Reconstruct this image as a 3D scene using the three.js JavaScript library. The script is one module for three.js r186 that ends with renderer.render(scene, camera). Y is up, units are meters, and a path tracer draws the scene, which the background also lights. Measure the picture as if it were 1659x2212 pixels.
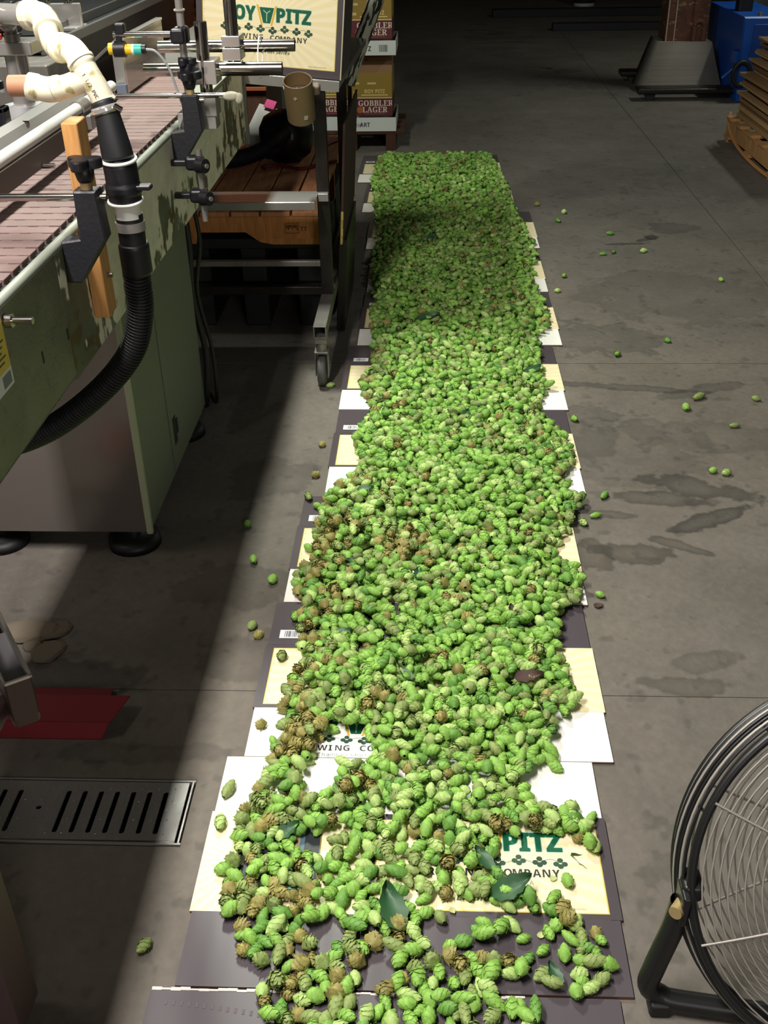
import * as THREE from 'three';
import { RoundedBoxGeometry } from 'three/addons/geometries/RoundedBoxGeometry.js';
import { mergeGeometries } from 'three/addons/utils/BufferGeometryUtils.js';
import { RectAreaLightUniformsLib } from 'three/addons/lights/RectAreaLightUniformsLib.js';

// ---------------------------------------------------------------- camera, light, exposure
RectAreaLightUniformsLib.init();
const scene = new THREE.Scene();
scene.background = new THREE.Color(0x000000);
const camera = new THREE.PerspectiveCamera(52.37, 1659 / 2212, 0.05, 60);
camera.position.set(0, 1.4, 0);
camera.rotation.set(-0.54945, 0.04876, -0.01886, 'YXZ');
const renderer = new THREE.WebGLRenderer({ antialias: true });
renderer.toneMapping = THREE.LinearToneMapping;
renderer.toneMappingExposure = 1.0;
renderer.shadowMap.enabled = true;
// two fluorescent shop lights hang in line over the bottling conveyor, one fill lamp added further off
const SHOP_LIGHTS = [
  { at: [-0.80, 2.62, -0.70], level: 225, tint: [1.0, 0.955, 0.91], long: 1.22 },
  { at: [-0.80, 2.62, -3.30], level: 370, tint: [0.96, 1.0, 0.87], long: 0.61 },
];
const FILL_LIGHTS = [
  { at: [3.0, 3.15, -7.6], level: 80, tint: [0.95, 1.0, 0.86] },  // added to lift the far aisle floor
  { at: [-2.7, 3.0, -1.3], level: 25, tint: [1.0, 0.93, 0.80] },
];
// an added, unseen fill panel behind the viewer throws a low, even light on everything that faces it
const ADDED_FILL_PANEL = { at: [1.3, 2.1, 2.93], level: 16, tint: [1.0, 0.95, 0.90], w: 1.2, h: 0.6 };

// ---------------------------------------------------------------- helpers
let seed = 20240917;
const rnd = () => { seed = (seed + 0x6d2b79f5) | 0; let t = Math.imul(seed ^ (seed >>> 15), 1 | seed); t = (t + Math.imul(t ^ (t >>> 7), 61 | t)) ^ t; return ((t ^ (t >>> 14)) >>> 0) / 4294967296; };
const rr = (a, b) => a + (b - a) * rnd();
const lerp = (a, b, t) => a + (b - a) * t, clamp = (x, a = 0, b = 1) => Math.min(b, Math.max(a, x));
const smooth = (a, b, x) => { const t = clamp((x - a) / (b - a)); return t * t * (3 - 2 * t); };
const V = (x, y, z) => new THREE.Vector3(x, y, z);
const taken = new Map();
const numbered = (n) => { const k = taken.get(n) ?? 0; taken.set(n, k + 1); return k ? `${n}_${String(k).padStart(3, '0')}` : n; };
const shade = (o) => o.traverse((c) => { if (c.isMesh) { c.castShadow = true; c.receiveShadow = true; } });
function tag(o, label, category, group) { Object.assign(o.userData, { label, category }); if (group) o.userData.group = group; return o; }
function thing(name, label, category, pos = [0, 0, 0], turn = 0, group) {
  const o = new THREE.Group(); o.name = numbered(name); o.position.set(...pos); o.rotation.y = turn; scene.add(o);
  return tag(o, label, category, group);
}
function part(name, geo, mat, parent, label) {
  const m = new THREE.Mesh(geo, mat); m.name = name; parent.add(m); m.castShadow = m.receiveShadow = true;
  if (label) m.userData.label = label;
  return m;
}
function single(name, geo, mat, label, category, group) { const m = part(numbered(name), geo, mat, scene); return tag(m, label, category, group); }
function struct(name, geo, mat, parent = scene) { const m = part(parent === scene ? numbered(name) : name, geo, mat, parent); if (parent === scene) m.userData.kind = 'structure'; return m; }
const merge = (list) => mergeGeometries(list.map((g) => { const h = g.index ? g.toNonIndexed() : g; for (const k of Object.keys(h.attributes)) if (!['position', 'normal', 'uv'].includes(k)) h.deleteAttribute(k); return h; }));
const bx = (w, h, d, x = 0, y = 0, z = 0, r = 0.002) => new RoundedBoxGeometry(w, h, d, 1, Math.min(r, w * 0.45, h * 0.45, d * 0.45)).translate(x, y, z);
const span = (x0, x1, y0, y1, z0, z1, r) => bx(Math.abs(x1 - x0), Math.abs(y1 - y0), Math.abs(z1 - z0), (x0 + x1) / 2, (y0 + y1) / 2, (z0 + z1) / 2, r);
function rod(a, b, r0, r1 = r0, seg = 20, open = false) {
  a = V(...a); b = V(...b); const d = b.clone().sub(a), g = new THREE.CylinderGeometry(r1, r0, d.length(), seg, 1, open);
  g.applyQuaternion(new THREE.Quaternion().setFromUnitVectors(V(0, 1, 0), d.clone().normalize())); const m = a.add(b).multiplyScalar(0.5);
  return g.translate(m.x, m.y, m.z);
}
const curve = (pts, tension = 0.5) => new THREE.CatmullRomCurve3(pts.map((p) => V(...p)), false, 'catmullrom', tension);
const tube = (pts, r, n = 40, seg = 12) => new THREE.TubeGeometry(curve(pts), n, r, seg, false);
// a tube whose radius follows f(t): ribbed hoses, cones, fittings
function sweep(c, n, seg, f, caps = true) {
  const fr = c.computeFrenetFrames(n, false), pos = [], uv = [], idx = [];
  for (let i = 0; i <= n; i++) {
    const t = i / n, p = c.getPointAt(t), r = f(t);
    for (let j = 0; j <= seg; j++) {
      const a = (j / seg) * Math.PI * 2, x = Math.cos(a), y = Math.sin(a);
      pos.push(p.x + r * (x * fr.normals[i].x + y * fr.binormals[i].x), p.y + r * (x * fr.normals[i].y + y * fr.binormals[i].y), p.z + r * (x * fr.normals[i].z + y * fr.binormals[i].z));
      uv.push(t * c.getLength(), j / seg * 0.1);
    }
  }
  for (let i = 0; i < n; i++) for (let j = 0; j < seg; j++) { const a = i * (seg + 1) + j, b = a + seg + 1; idx.push(a, a + 1, b, b, a + 1, b + 1); }
  if (caps) for (const [i, flip] of [[0, 1], [n, 0]]) {
    const p = c.getPointAt(i / n), k = pos.length / 3; pos.push(p.x, p.y, p.z); uv.push(0, 0);
    for (let j = 0; j < seg; j++) { const a = i * (seg + 1) + j; flip ? idx.push(k, a + 1, a) : idx.push(k, a, a + 1); }
  }
  const g = new THREE.BufferGeometry(); g.setAttribute('position', new THREE.Float32BufferAttribute(pos, 3)); g.setAttribute('uv', new THREE.Float32BufferAttribute(uv, 2)); g.setIndex(idx); g.computeVertexNormals();
  return g;
}
const lathe = (pts, seg = 32) => new THREE.LatheGeometry(pts.map(([r, y]) => new THREE.Vector2(r, y)), seg);
function prism(pts, depth, bevel = 0.002, holes = []) {               // outline in xy, extruded along +z from z = 0
  const s = new THREE.Shape(pts.map(([x, y]) => new THREE.Vector2(x, y)));
  for (const h of holes) s.holes.push(new THREE.Path(h.map(([x, y]) => new THREE.Vector2(x, y))));
  return new THREE.ExtrudeGeometry(s, { depth: depth - 2 * bevel, bevelEnabled: bevel > 0, bevelThickness: bevel, bevelSize: bevel, bevelOffset: -bevel, bevelSegments: 1, curveSegments: 8 }).translate(0, 0, bevel);
}
// world-metre uv from the dominant axis of each face
function uvBox(g) {
  if (g.index) g = g.toNonIndexed();
  const p = g.attributes.position, n = g.attributes.normal, uv = new Float32Array(p.count * 2);
  for (let i = 0; i < p.count; i++) {
    const ax = Math.abs(n.getX(i)), ay = Math.abs(n.getY(i)), az = Math.abs(n.getZ(i));
    if (ay >= ax && ay >= az) { uv[2 * i] = p.getX(i); uv[2 * i + 1] = -p.getZ(i); } else if (ax >= az) { uv[2 * i] = p.getZ(i); uv[2 * i + 1] = p.getY(i); } else { uv[2 * i] = p.getX(i); uv[2 * i + 1] = p.getY(i); }
  }
  g.setAttribute('uv', new THREE.BufferAttribute(uv, 2));
  return g;
}
// tileable value noise
function noiseTable(n, s) { const t = new Float32Array(n * n); let q = s; for (let i = 0; i < t.length; i++) { q = (Math.imul(q, 1664525) + 1013904223) | 0; t[i] = (q >>> 8) / 16777216; } return t; }
const NT = noiseTable(256, 77);
function vnoise(x, y, period = 256) {
  const xi = Math.floor(x), yi = Math.floor(y); let fx = x - xi, fy = y - yi; fx = fx * fx * (3 - 2 * fx); fy = fy * fy * (3 - 2 * fy);
  const m = (v) => ((v % period) + period) % period, at = (a, b) => NT[(m(b) & 255) * 256 + (m(a) & 255)];
  return lerp(lerp(at(xi, yi), at(xi + 1, yi), fx), lerp(at(xi, yi + 1), at(xi + 1, yi + 1), fx), fy);
}
function fbm(x, y, oct = 4, period = 256) { let s = 0, a = 0.5, f = 1, w = 0; for (let i = 0; i < oct; i++) { s += a * vnoise(x * f + i * 17, y * f + i * 31, period); w += a; a *= 0.5; f *= 2; } return s / w; }
function tex(w, h, f, srgb = true, metres) {
  const d = new Uint8Array(w * h * 4);
  for (let j = 0; j < h; j++) for (let i = 0; i < w; i++) { const c = f(i / w, j / h, i, j), k = (j * w + i) * 4; for (let q = 0; q < 3; q++) d[k + q] = clamp(Array.isArray(c) ? c[q] : c) * 255; d[k + 3] = 255; }
  const t = new THREE.DataTexture(d, w, h); t.wrapS = t.wrapT = THREE.RepeatWrapping; t.magFilter = THREE.LinearFilter; t.minFilter = THREE.LinearFilter; if (srgb) t.colorSpace = THREE.SRGBColorSpace;
  if (metres) t.repeat.set(1 / metres, 1 / metres);
  t.needsUpdate = true; return t;
}
function canvasTex(w, h, draw) {
  const c = document.createElement('canvas'); c.width = w; c.height = h; const g = c.getContext('2d'); draw(g, w, h);
  const t = new THREE.CanvasTexture(c); t.colorSpace = THREE.SRGBColorSpace; return t;
}
const std = (color, roughness = 0.6, metalness = 0, extra = {}) => new THREE.MeshStandardMaterial({ color, roughness, metalness, ...extra });

// ---------------------------------------------------------------- materials
const grain = tex(256, 256, (u, v) => fbm(u * 64, v * 64, 3, 64), false, 0.25);
const scuff = tex(256, 256, (u, v) => { const a = fbm(u * 16, v * 16, 4, 16), b = fbm(u * 128, v * 6, 2, 128); return 0.35 + 0.5 * a * b + 0.25 * a; }, false, 0.6);
const brushed = tex(256, 256, (u, v) => 0.22 + 0.2 * vnoise(u * 4, v * 128, 128) + 0.1 * fbm(u * 8, v * 8, 3, 8), false, 0.3);
const woodMap = tex(256, 512, (u, v) => { const w = fbm(u * 24 + 2 * fbm(u * 4, v * 4, 2, 4), v * 3, 3, 24), f = vnoise(u * 120, v * 10, 120), s = 0.78 + 0.3 * w + 0.12 * (f - 0.5); return [0.86 * s, 0.77 * s, 0.64 * s]; }, true, 0.35);
const M = {
  chrome: std(0xb9b4ae, 0.16, 1), steel: std(0xb3afaa, 0.42, 0.55, { roughnessMap: brushed }), dullSteel: std(0x85817c, 0.55, 0.45, { roughnessMap: scuff }), stainless: std(0x7d7671, 0.5, 0.55, { roughnessMap: brushed }),
  black: std(0x141318, 0.42), blackMatte: std(0x0f0f12, 0.7), rubber: std(0x131316, 0.55), darkSteel: std(0x2c2724, 0.55, 0.4, { roughnessMap: scuff }),
  bracket: std(0x1a1a1f, 0.5, 0, { bumpMap: grain, bumpScale: 0.0004 }), white: std(0xe9e7e2, 0.45), greyRail: std(0x7f7c79, 0.45), railWhite: std(0xcfcdc8, 0.35),
  wood: std(0xf2c48c, 0.65, 0, { map: woodMap }), palletWood: std(0xe3b093, 0.8, 0, { map: woodMap }), darkWood: std(0x55382c, 0.85, 0, { map: woodMap }),
  yellow: std(0xe0b81c, 0.4), teal: std(0x35b5a0, 0.4), redBrown: std(0x4b1d18, 0.6), blue: std(0x124faa, 0.4), brass: std(0xc2ab78, 0.4, 0.6),
  kraft: std(0x8b6a4c, 0.9), cable: std(0x8b8d8c, 0.5), zip: std(0xe6e4dd, 0.4), plasterTape: std(0xe2dcc4, 0.8, 0, { bumpMap: grain, bumpScale: 0.002 }), copper: std(0xa9785a, 0.6),
};
// ---------------------------------------------------------------- concrete floor
const STAINS_AND_PIT = [[0.995, -4.645, 0.035, 0.045, 0.2, 0.55, 0.2], [0.945, -4.60, 0.05, 0.016, -0.5, 0.5, 0.1], [0.86, -4.545, 0.10, 0.016, -0.1, 0.42, 0.1]];                                                    // [x, z, rx, rz, turn, depth, brown]; these three paint the broken pit and crack as dark tone
for (const s of [[0.70, -2.42, 0.17, 0.05, 0.35, 0.32, 0.3], [0.60, -2.36, 0.14, 0.035, 0.1, 0.3, 0.2], [0.72, -2.26, 0.13, 0.03, -0.5, 0.42, 0.0], [0.50, -2.10, 0.12, 0.05, 0.2, 0.3, 0.6], [0.62, -2.13, 0.08, 0.02, 0.5, 0.3, 0.4],
  [0.40, -2.08, 0.05, 0.07, 0, 0.25, 0.8], [0.45, -2.28, 0.07, 0.02, 0.2, 0.22, 0.1], [0.60, -3.45, 0.25, 0.16, 0.1, 0.16, 0.0], [0.62, -3.05, 0.22, 0.025, 0.15, 0.26, 0.0], [0.85, -3.02, 0.14, 0.04, -0.4, 0.2, 0.0], [1.10, -4.80, 0.12, 0.09, 0, 0.2, 0.1],
  [0.95, -3.9, 0.4, 0.3, 0, 0.1, 0.3], [1.6, -5.6, 0.5, 0.35, 0, 0.1, 0.0], [0.5, -1.62, 0.10, 0.03, 0.1, 0.2, 0.5], [0.58, -1.70, 0.08, 0.03, -0.2, 0.16, 0.5], [0.55, -2.6, 0.25, 0.2, 0, 0.1, 0.2], [-0.75, -1.62, 0.15, 0.06, 0, 0.22, 0.2],
  [-0.55, -1.41, 0.16, 0.03, 0, 0.14, 0.2], [-0.45, -1.95, 0.14, 0.1, 0.2, 0.14, 0.6], [-0.42, -2.45, 0.12, 0.12, 0, 0.15, 0.6], [-0.4, -1.7, 0.1, 0.08, 0.4, 0.15, 0.3], [0.8, -2.72, 0.3, 0.1, 0.2, 0.12, 0.3], [0.45, -2.75, 0.12, 0.2, 0, 0.14, 0.1]]) STAINS_AND_PIT.push(s);
const FX0 = -2, FX1 = 3, FZ0 = -7, FZ1 = -0.4;
const floorMap = tex(1536, 1536, (u, v) => {
  const x = lerp(FX0, FX1, u), z = lerp(FZ1, FZ0, v);
  const broad = fbm(x * 1.3 + 5, z * 1.3 + 9, 4), mid = fbm(x * 7 + 3, z * 7 + 1, 4), fine = fbm(x * 70, z * 70, 3), speck = vnoise(x * 220, z * 220), warm = fbm(x * 1.1 + 40, z * 1.1 + 20, 3);
  let b = 0.40 + 0.09 * (broad - 0.5) + 0.075 * (mid - 0.5) + 0.05 * (fine - 0.5) + 0.02 * (speck - 0.5), br = 0.18 + 0.5 * (warm - 0.4);
  const pits = smooth(0.70, 0.78, fbm(x * 26 + 7, z * 26 + 3, 3)); b -= 0.05 * pits;
  for (const [sx, sz, rx, rz, tn, dp, bw] of STAINS_AND_PIT) {
    const c = Math.cos(tn), s = Math.sin(tn), dx = x - sx, dz = z - sz; if (Math.abs(dx) > 2.2 * Math.max(rx, rz) || Math.abs(dz) > 2.2 * Math.max(rx, rz)) continue;
    const e = Math.hypot((c * dx + s * dz) / rx, (-s * dx + c * dz) / rz) + 1.1 * (fbm(x * 14 + sx * 9, z * 14, 4) - 0.5) + 0.3 * (fine - 0.5);
    const k = smooth(1.05, 0.85, e) * dp * (0.55 + 0.45 * smooth(0.25, 0.95, e)); b *= 1 - k; br += k * bw * 1.1;
  }
  return [b * (1.0 + 0.05 * br), b * (0.955 - 0.015 * br), b * (0.90 - 0.10 * br)];
});
floorMap.wrapS = floorMap.wrapT = THREE.MirroredRepeatWrapping; floorMap.repeat.set(1 / (FX1 - FX0), 1 / (FZ1 - FZ0)); floorMap.offset.set(-FX0 / (FX1 - FX0), FZ1 / (FZ1 - FZ0));
floorMap.repeat.y = 1 / (FZ1 - FZ0);
const floorBump = tex(512, 512, (u, v) => 0.5 * fbm(u * 64, v * 64, 4, 64) + 0.5 * fbm(u * 12, v * 12, 3, 12), false, 0.7);
M.concrete = std(0xffffff, 0.78, 0, { map: floorMap, bumpMap: floorBump, bumpScale: 0.0022 });
const plaster = tex(256, 256, (u, v) => { const s = 0.40 + 0.16 * fbm(u * 12, v * 12, 4, 12); return [s, s * 0.96, s * 0.9]; }, true, 2);
M.wall = std(0xffffff, 0.95, 0, { map: plaster }); M.ceiling = std(0x3a3734, 0.95);

const XJ = [-4, -1.9, 1.33, 4.4, 6], ZJ = [3, 0.2, -1.59, -3.24, -5.62, -8.3, -11.1, -13.9, -16];
const floor = struct('floor', uvBox(span(-4.1, 6.1, -0.3, -0.12, 3.1, -16.1, 0)), std(0x242120, 0.95));
for (let i = 0; i < XJ.length - 1; i++) for (let j = 0; j < ZJ.length - 1; j++) {
  const x0 = XJ[i] + 0.0012, x1 = XJ[i + 1] - 0.0012, z0 = ZJ[j] - 0.0009, z1 = ZJ[j + 1] + 0.0009;
  const g = i === 1 && j === 1 ? prism([[x0, -z0], [x1, -z0], [x1, -z1], [x0, -z1]], 0.12, 0, [[[-1.105, 1.193], [-0.415, 1.193], [-0.415, 1.346], [-1.105, 1.346]]]).rotateX(-Math.PI / 2).translate(0, -0.12, 0) : span(x0, x1, -0.12, 0, z0, z1, 0.003);
  struct('concrete_slab', uvBox(g), M.concrete, floor);
}
struct('ceiling', span(-4.1, 6.1, 3.4, 3.5, 3.1, -16.1, 0), M.ceiling);
struct('wall_left', uvBox(span(-4.1, -4, 0, 3.4, 3.1, -16.1, 0)), M.wall);
struct('wall_right', uvBox(span(6, 6.1, 0, 3.4, 3.1, -16.1, 0)), M.wall);
struct('wall_back', uvBox(span(-4, 6, 0, 3.4, 3, 3.1, 0)), M.wall);
struct('wall_front', uvBox(span(-4, 6, 0, 3.4, -16.1, -16, 0)), M.wall);

// ---------------------------------------------------------------- lamps
function shopLight({ at, level, tint, long = 1.22 }, label) {
  const t = thing('shop_light', label, 'ceiling light', at), L = long;
  part('housing', merge([bx(0.15, 0.05, L + 0.06, 0, 0.035, 0, 0.006), bx(0.05, 0.03, L, 0, 0.07, 0, 0.004)]), std(0xd8d8d4, 0.5), t);
  const glow = new THREE.MeshStandardMaterial({ color: 0xffffff, emissive: new THREE.Color(...tint), emissiveIntensity: 6 });
  for (const s of [-1, 1]) part('lamp_tube', rod([s * 0.035, -0.008, -L / 2], [s * 0.035, -0.008, L / 2], 0.013), glow, t);
  for (const s of [-1, 1]) part('chain', rod([0, 0.08, s * L * 0.41], [0, 3.4 - at[1], s * L * 0.41], 0.004), M.dullSteel, t);
  const l = new THREE.RectAreaLight(new THREE.Color(...tint), level, 0.12, L); l.position.set(0, -0.03, 0); l.rotation.x = -Math.PI / 2; l.castShadow = true; t.add(l);
  return t;
}
shopLight(SHOP_LIGHTS[0], 'twin tube shop light hanging over the near end of the conveyor');
shopLight(SHOP_LIGHTS[1], 'short twin tube shop light hanging over the steel cart');
shopLight(FILL_LIGHTS[0], 'added twin tube fill light hanging over the open aisle');
shopLight(FILL_LIGHTS[1], 'twin tube shop light hanging over the floor beyond the filling machine');
{
  const { at, level, tint, w, h } = ADDED_FILL_PANEL, t = thing('added_fill_panel', 'added fill light panel, unseen behind the viewer', 'wall light', at);
  part('housing', bx(w + 0.06, h + 0.06, 0.06, 0, 0, 0.035, 0.006), std(0xd8d8d4, 0.5), t);
  part('fill_face', bx(w, h, 0.01, 0, 0, 0, 0.002), new THREE.MeshStandardMaterial({ color: 0xffffff, emissive: new THREE.Color(...tint), emissiveIntensity: 3 }), t);
  const l = new THREE.RectAreaLight(new THREE.Color(...tint), level, w, h); l.position.set(0, 0, -0.03); l.castShadow = true; t.add(l);
}
//@@PART2
// ---------------------------------------------------------------- flattened cartons under the hops
const INK = '#0e5a3c', CREAM = '#f3e3b4', DARK = '#4a4246';
function rays(g, x, y, w, h, cx, cy, pale = '#f8eac4') {
  g.fillStyle = CREAM; g.fillRect(x, y, w, h); g.save(); g.beginPath(); g.rect(x, y, w, h); g.clip(); g.fillStyle = pale;
  for (let k = 0; k < 40; k++) { const a = (k / 40) * Math.PI * 2; g.beginPath(); g.moveTo(cx, cy); g.lineTo(cx + 2500 * Math.cos(a), cy + 2500 * Math.sin(a)); g.lineTo(cx + 2500 * Math.cos(a + 0.075), cy + 2500 * Math.sin(a + 0.075)); g.fill(); }
  g.restore();
}
function spaced(g, s, cx, y, step) { g.textAlign = 'center'; for (let i = 0; i < s.length; i++) g.fillText(s[i], cx + (i - (s.length - 1) / 2) * step, y); }
function logo(g, cx, cy, w) {                                         // brewery lettering with a keystone between the two words
  const f = w * 0.185; g.textBaseline = 'middle'; g.textAlign = 'center'; g.lineJoin = 'round';
  g.font = `bold ${f}px sans-serif`;
  const put = (s, x, wd) => { const m = g.measureText(s).width; g.save(); g.translate(x, cy); g.scale(wd / m, 1.12); g.strokeStyle = '#b9d6c8'; g.lineWidth = f * 0.11; g.strokeText(s, 0, 0); g.fillStyle = INK; g.fillText(s, 0, 0); g.strokeStyle = INK; g.lineWidth = f * 0.05; g.strokeText(s, 0, 0); g.restore(); };
  put('ROY', cx - w * 0.305, w * 0.35); put('PITZ', cx + w * 0.295, w * 0.40);
  const k = f * 0.42; g.fillStyle = '#d9b23a';
  for (const s of [-1, 1]) { g.beginPath(); g.moveTo(cx + s * k * 1.5, cy - k * 1.3); g.lineTo(cx + s * k * 1.2, cy - k * 1.3); g.lineTo(cx + s * k * 0.55, cy + k * 1.5); g.lineTo(cx + s * k * 0.8, cy + k * 1.5); g.fill(); }
  g.fillStyle = INK; g.beginPath(); g.moveTo(cx - k * 1.05, cy - k); g.lineTo(cx + k * 1.05, cy - k); g.lineTo(cx + k * 0.95, cy - k * 0.55); g.lineTo(cx + k * 0.5, cy + k * 1.2); g.lineTo(cx - k * 0.5, cy + k * 1.2); g.lineTo(cx - k * 0.95, cy - k * 0.55); g.fill();
  g.strokeStyle = '#8fc3b0'; g.lineWidth = f * 0.06; g.beginPath(); g.moveTo(cx, cy + k); g.lineTo(cx, cy - k * 0.3); g.moveTo(cx - k * 0.5, cy - k * 0.6); g.lineTo(cx, cy - k * 0.2); g.lineTo(cx + k * 0.5, cy - k * 0.6); g.stroke();
  g.strokeStyle = '#5d6d5a'; g.lineWidth = w * 0.004; g.beginPath(); for (let i = 0; i <= 60; i++) { const x = cx - w / 2 + (w * i) / 60, y = cy + f * 0.82 + Math.sin(i * 0.55) * f * 0.08; i ? g.lineTo(x, y) : g.moveTo(x, y); } g.stroke();
  for (let i = 0; i < 8; i++) { const x = cx - w * 0.47 + (w * 0.94 * i) / 7, y = cy + f * (0.86 + 0.07 * Math.sin(i * 2.1)); g.fillStyle = i % 2 ? '#35543f' : '#2c4a3a'; for (const [dx, dy] of [[0, -0.14], [-0.15, 0.02], [0.15, 0.02], [0, 0.12]]) { g.beginPath(); g.arc(x + dx * f, y + dy * f, f * 0.105, 0, 7); g.fill(); } }
  g.fillStyle = '#2d2f30'; g.font = `bold ${f * 0.45}px sans-serif`; spaced(g, 'BREWING COMPANY', cx, cy + f * 1.36, w * 0.062);
  g.fillStyle = '#77787a'; g.font = `${f * 0.26}px sans-serif`; spaced(g, 'Chambersburg, PA', cx, cy + f * 1.76, w * 0.036);
}
function border(g, x, y, w, h) { g.strokeStyle = '#d8c25a'; g.lineWidth = 5; g.strokeRect(x + 2, y + 2, w - 4, h - 4); g.fillStyle = '#b9aa78'; for (let i = 0; i < 90; i++) { const t = rnd(), e = rnd() < 0.5; g.fillRect(x + (e ? t * w : 12), y + (e ? 12 : t * h), e ? 6 : 3, e ? 3 : 6); } }
const labelTex = canvasTex(1024, 512, (g, w, h) => {
  g.fillStyle = DARK; g.fillRect(0, 0, w, h); const b = 46; rays(g, b, 30, w - 2 * b, h - 56, w / 2, h * 0.42); border(g, b, 30, w - 2 * b, h - 56); logo(g, w / 2, h * 0.27, w * 0.62);
  g.fillStyle = '#4a7a2c'; g.font = 'italic bold 46px sans-serif'; g.textAlign = 'center'; g.fillText('Liquid', w / 2 - 70, h * 0.82); g.fillStyle = '#2d2f30'; g.fillText('Art', w / 2 + 62, h * 0.82); g.fillStyle = '#9ccb30'; g.fillRect(w / 2 + 4, h * 0.79, 24, 24);
  g.fillStyle = '#8a8266'; g.font = '12px sans-serif'; g.fillText('KEEP REFRIGERATED', w - 190, h - 46);
});
const pictureTex = canvasTex(700, 512, (g, w, h) => {
  rays(g, 0, 0, w, h, w * 0.32, h * 0.5);
  g.fillStyle = '#23282c'; g.fillRect(w * 0.22, h * 0.14, w * 0.5, h * 0.66); g.strokeStyle = '#8a7a3c'; g.lineWidth = 6; g.strokeRect(w * 0.22, h * 0.14, w * 0.5, h * 0.66);
  g.fillStyle = '#4d6672'; g.fillRect(w * 0.42, h * 0.17, w * 0.2, h * 0.4); g.fillStyle = '#22333a'; g.fillRect(w * 0.46, h * 0.2, w * 0.05, h * 0.3); g.fillStyle = '#9a8468'; g.fillRect(w * 0.53, h * 0.24, w * 0.06, h * 0.24); g.fillStyle = '#7fc0b4'; g.beginPath(); g.moveTo(w * 0.48, h * 0.78); g.lineTo(w * 0.7, h * 0.44); g.lineTo(w * 0.7, h * 0.78); g.fill(); g.fillStyle = '#dfe6ec'; g.beginPath(); g.arc(w * 0.53, h * 0.66, w * 0.06, 0, 7); g.fill();
});
const flapTex = canvasTex(1024, 340, (g, w, h) => { g.fillStyle = '#f6f3ec'; g.fillRect(0, 0, w, h); logo(g, w / 2, h * 0.36, w * 0.6); });
const barTex = canvasTex(192, 96, (g, w, h) => { g.fillStyle = '#e9e9ec'; g.fillRect(0, 0, w, h); g.fillStyle = '#2a2730'; for (let x = 40; x < w - 30;) { const b = 2 + Math.floor(rnd() * 5); g.fillRect(x, 12, b, h - 26); x += b + 2 + Math.floor(rnd() * 5); } });
const corr = tex(64, 64, (u) => 0.5 + 0.5 * Math.sin(u * Math.PI * 16), false, 1);
const paper = (o) => new THREE.MeshStandardMaterial({ roughness: 0.62, ...o });
const PM = { label: paper({ map: labelTex, roughness: 0.42 }), picture: paper({ map: pictureTex, roughness: 0.5 }), flap: paper({ map: flapTex }), white: paper({ color: 0xf6f3ec }), bar: paper({ map: barTex }), dark: paper({ color: 0x4e464b, roughness: 0.4, bumpMap: corr, bumpScale: 0.0002 }), core: std(0x6a4630, 0.9), torn: std(0xcfc8c2, 0.8) };
const sheet = (x0, x1, zb, zf, y0, y1) => new THREE.BoxGeometry(x1 - x0, y1 - y0, zf - zb).translate((x0 + x1) / 2, (y0 + y1) / 2, (zb + zf) / 2);
const TOP = 0.0065;                                                   // thickness of one flattened carton
function carton(xl, xr, zb, zf, label, flip = false, notch = 0.004) {
  const xc = (xl + xr) / 2, zc = (zb + zf) / 2, w = xr - xl, d = zf - zb;
  const t = thing('flattened_carton', label, 'cardboard', [xc, 0, zc]); xl -= xc; xr -= xc; zb -= zc; zf -= zc;
  const a = flip ? 0.283 : 0.312, b = flip ? 0.722 : 0.722, xs = flip ? xl + 0.40 * w : xl + 0.60 * w, z1 = zb + a * d, z2 = zb + b * d, g = 0.0016, y0 = TOP - 0.0015, n = notch;
  part('corrugated_core', merge([span(xl, xr, 0, y0, z1, z2, 0.0008), span(xl + n, xs - g, 0, y0, zb, z1 - 0.0004, 0.0008), span(xs + g, xr - n, 0, y0, zb, z1 - 0.0004, 0.0008), span(xl + n, xs - g, 0, y0, z2 + 0.0004, zf, 0.0008), span(xs + g, xr - n, 0, y0, z2 + 0.0004, zf, 0.0008)]), PM.core, t);
  const L = flip ? [xs, xr] : [xl, xs], W = flip ? [xl, xs] : [xs, xr], backMat = flip ? PM.white : PM.dark, frontMat = flip ? PM.dark : PM.white;
  part('printed_panel', sheet(L[0], L[1], z1, z2, y0, TOP), PM.label, t, 'cream panel with green lettering in a dark border');
  part('picture_panel', sheet(W[0], W[1], z1, z2, y0, TOP), PM.picture, t, 'cream panel with a dark picture');
  part('back_flap', sheet(xl + n, xs - g, zb, z1 - 0.0006, y0, TOP), backMat, t); part('back_flap', sheet(xs + g, xr - n, zb, z1 - 0.0006, y0, TOP), backMat, t);
  part('front_flap', sheet(xl + n, xs - g, z2 + 0.0006, zf, y0, TOP), flip ? PM.dark : PM.flap, t); part('front_flap', sheet(xs + g, xr - n, z2 + 0.0006, zf, y0, TOP), frontMat, t);
  if (!flip) part('barcode', sheet(xl + 0.025, xl + 0.075, z1 - 0.05, z1 - 0.022, TOP, TOP + 0.0003), PM.bar, t, 'white barcode sticker');
  return t;
}
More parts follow.
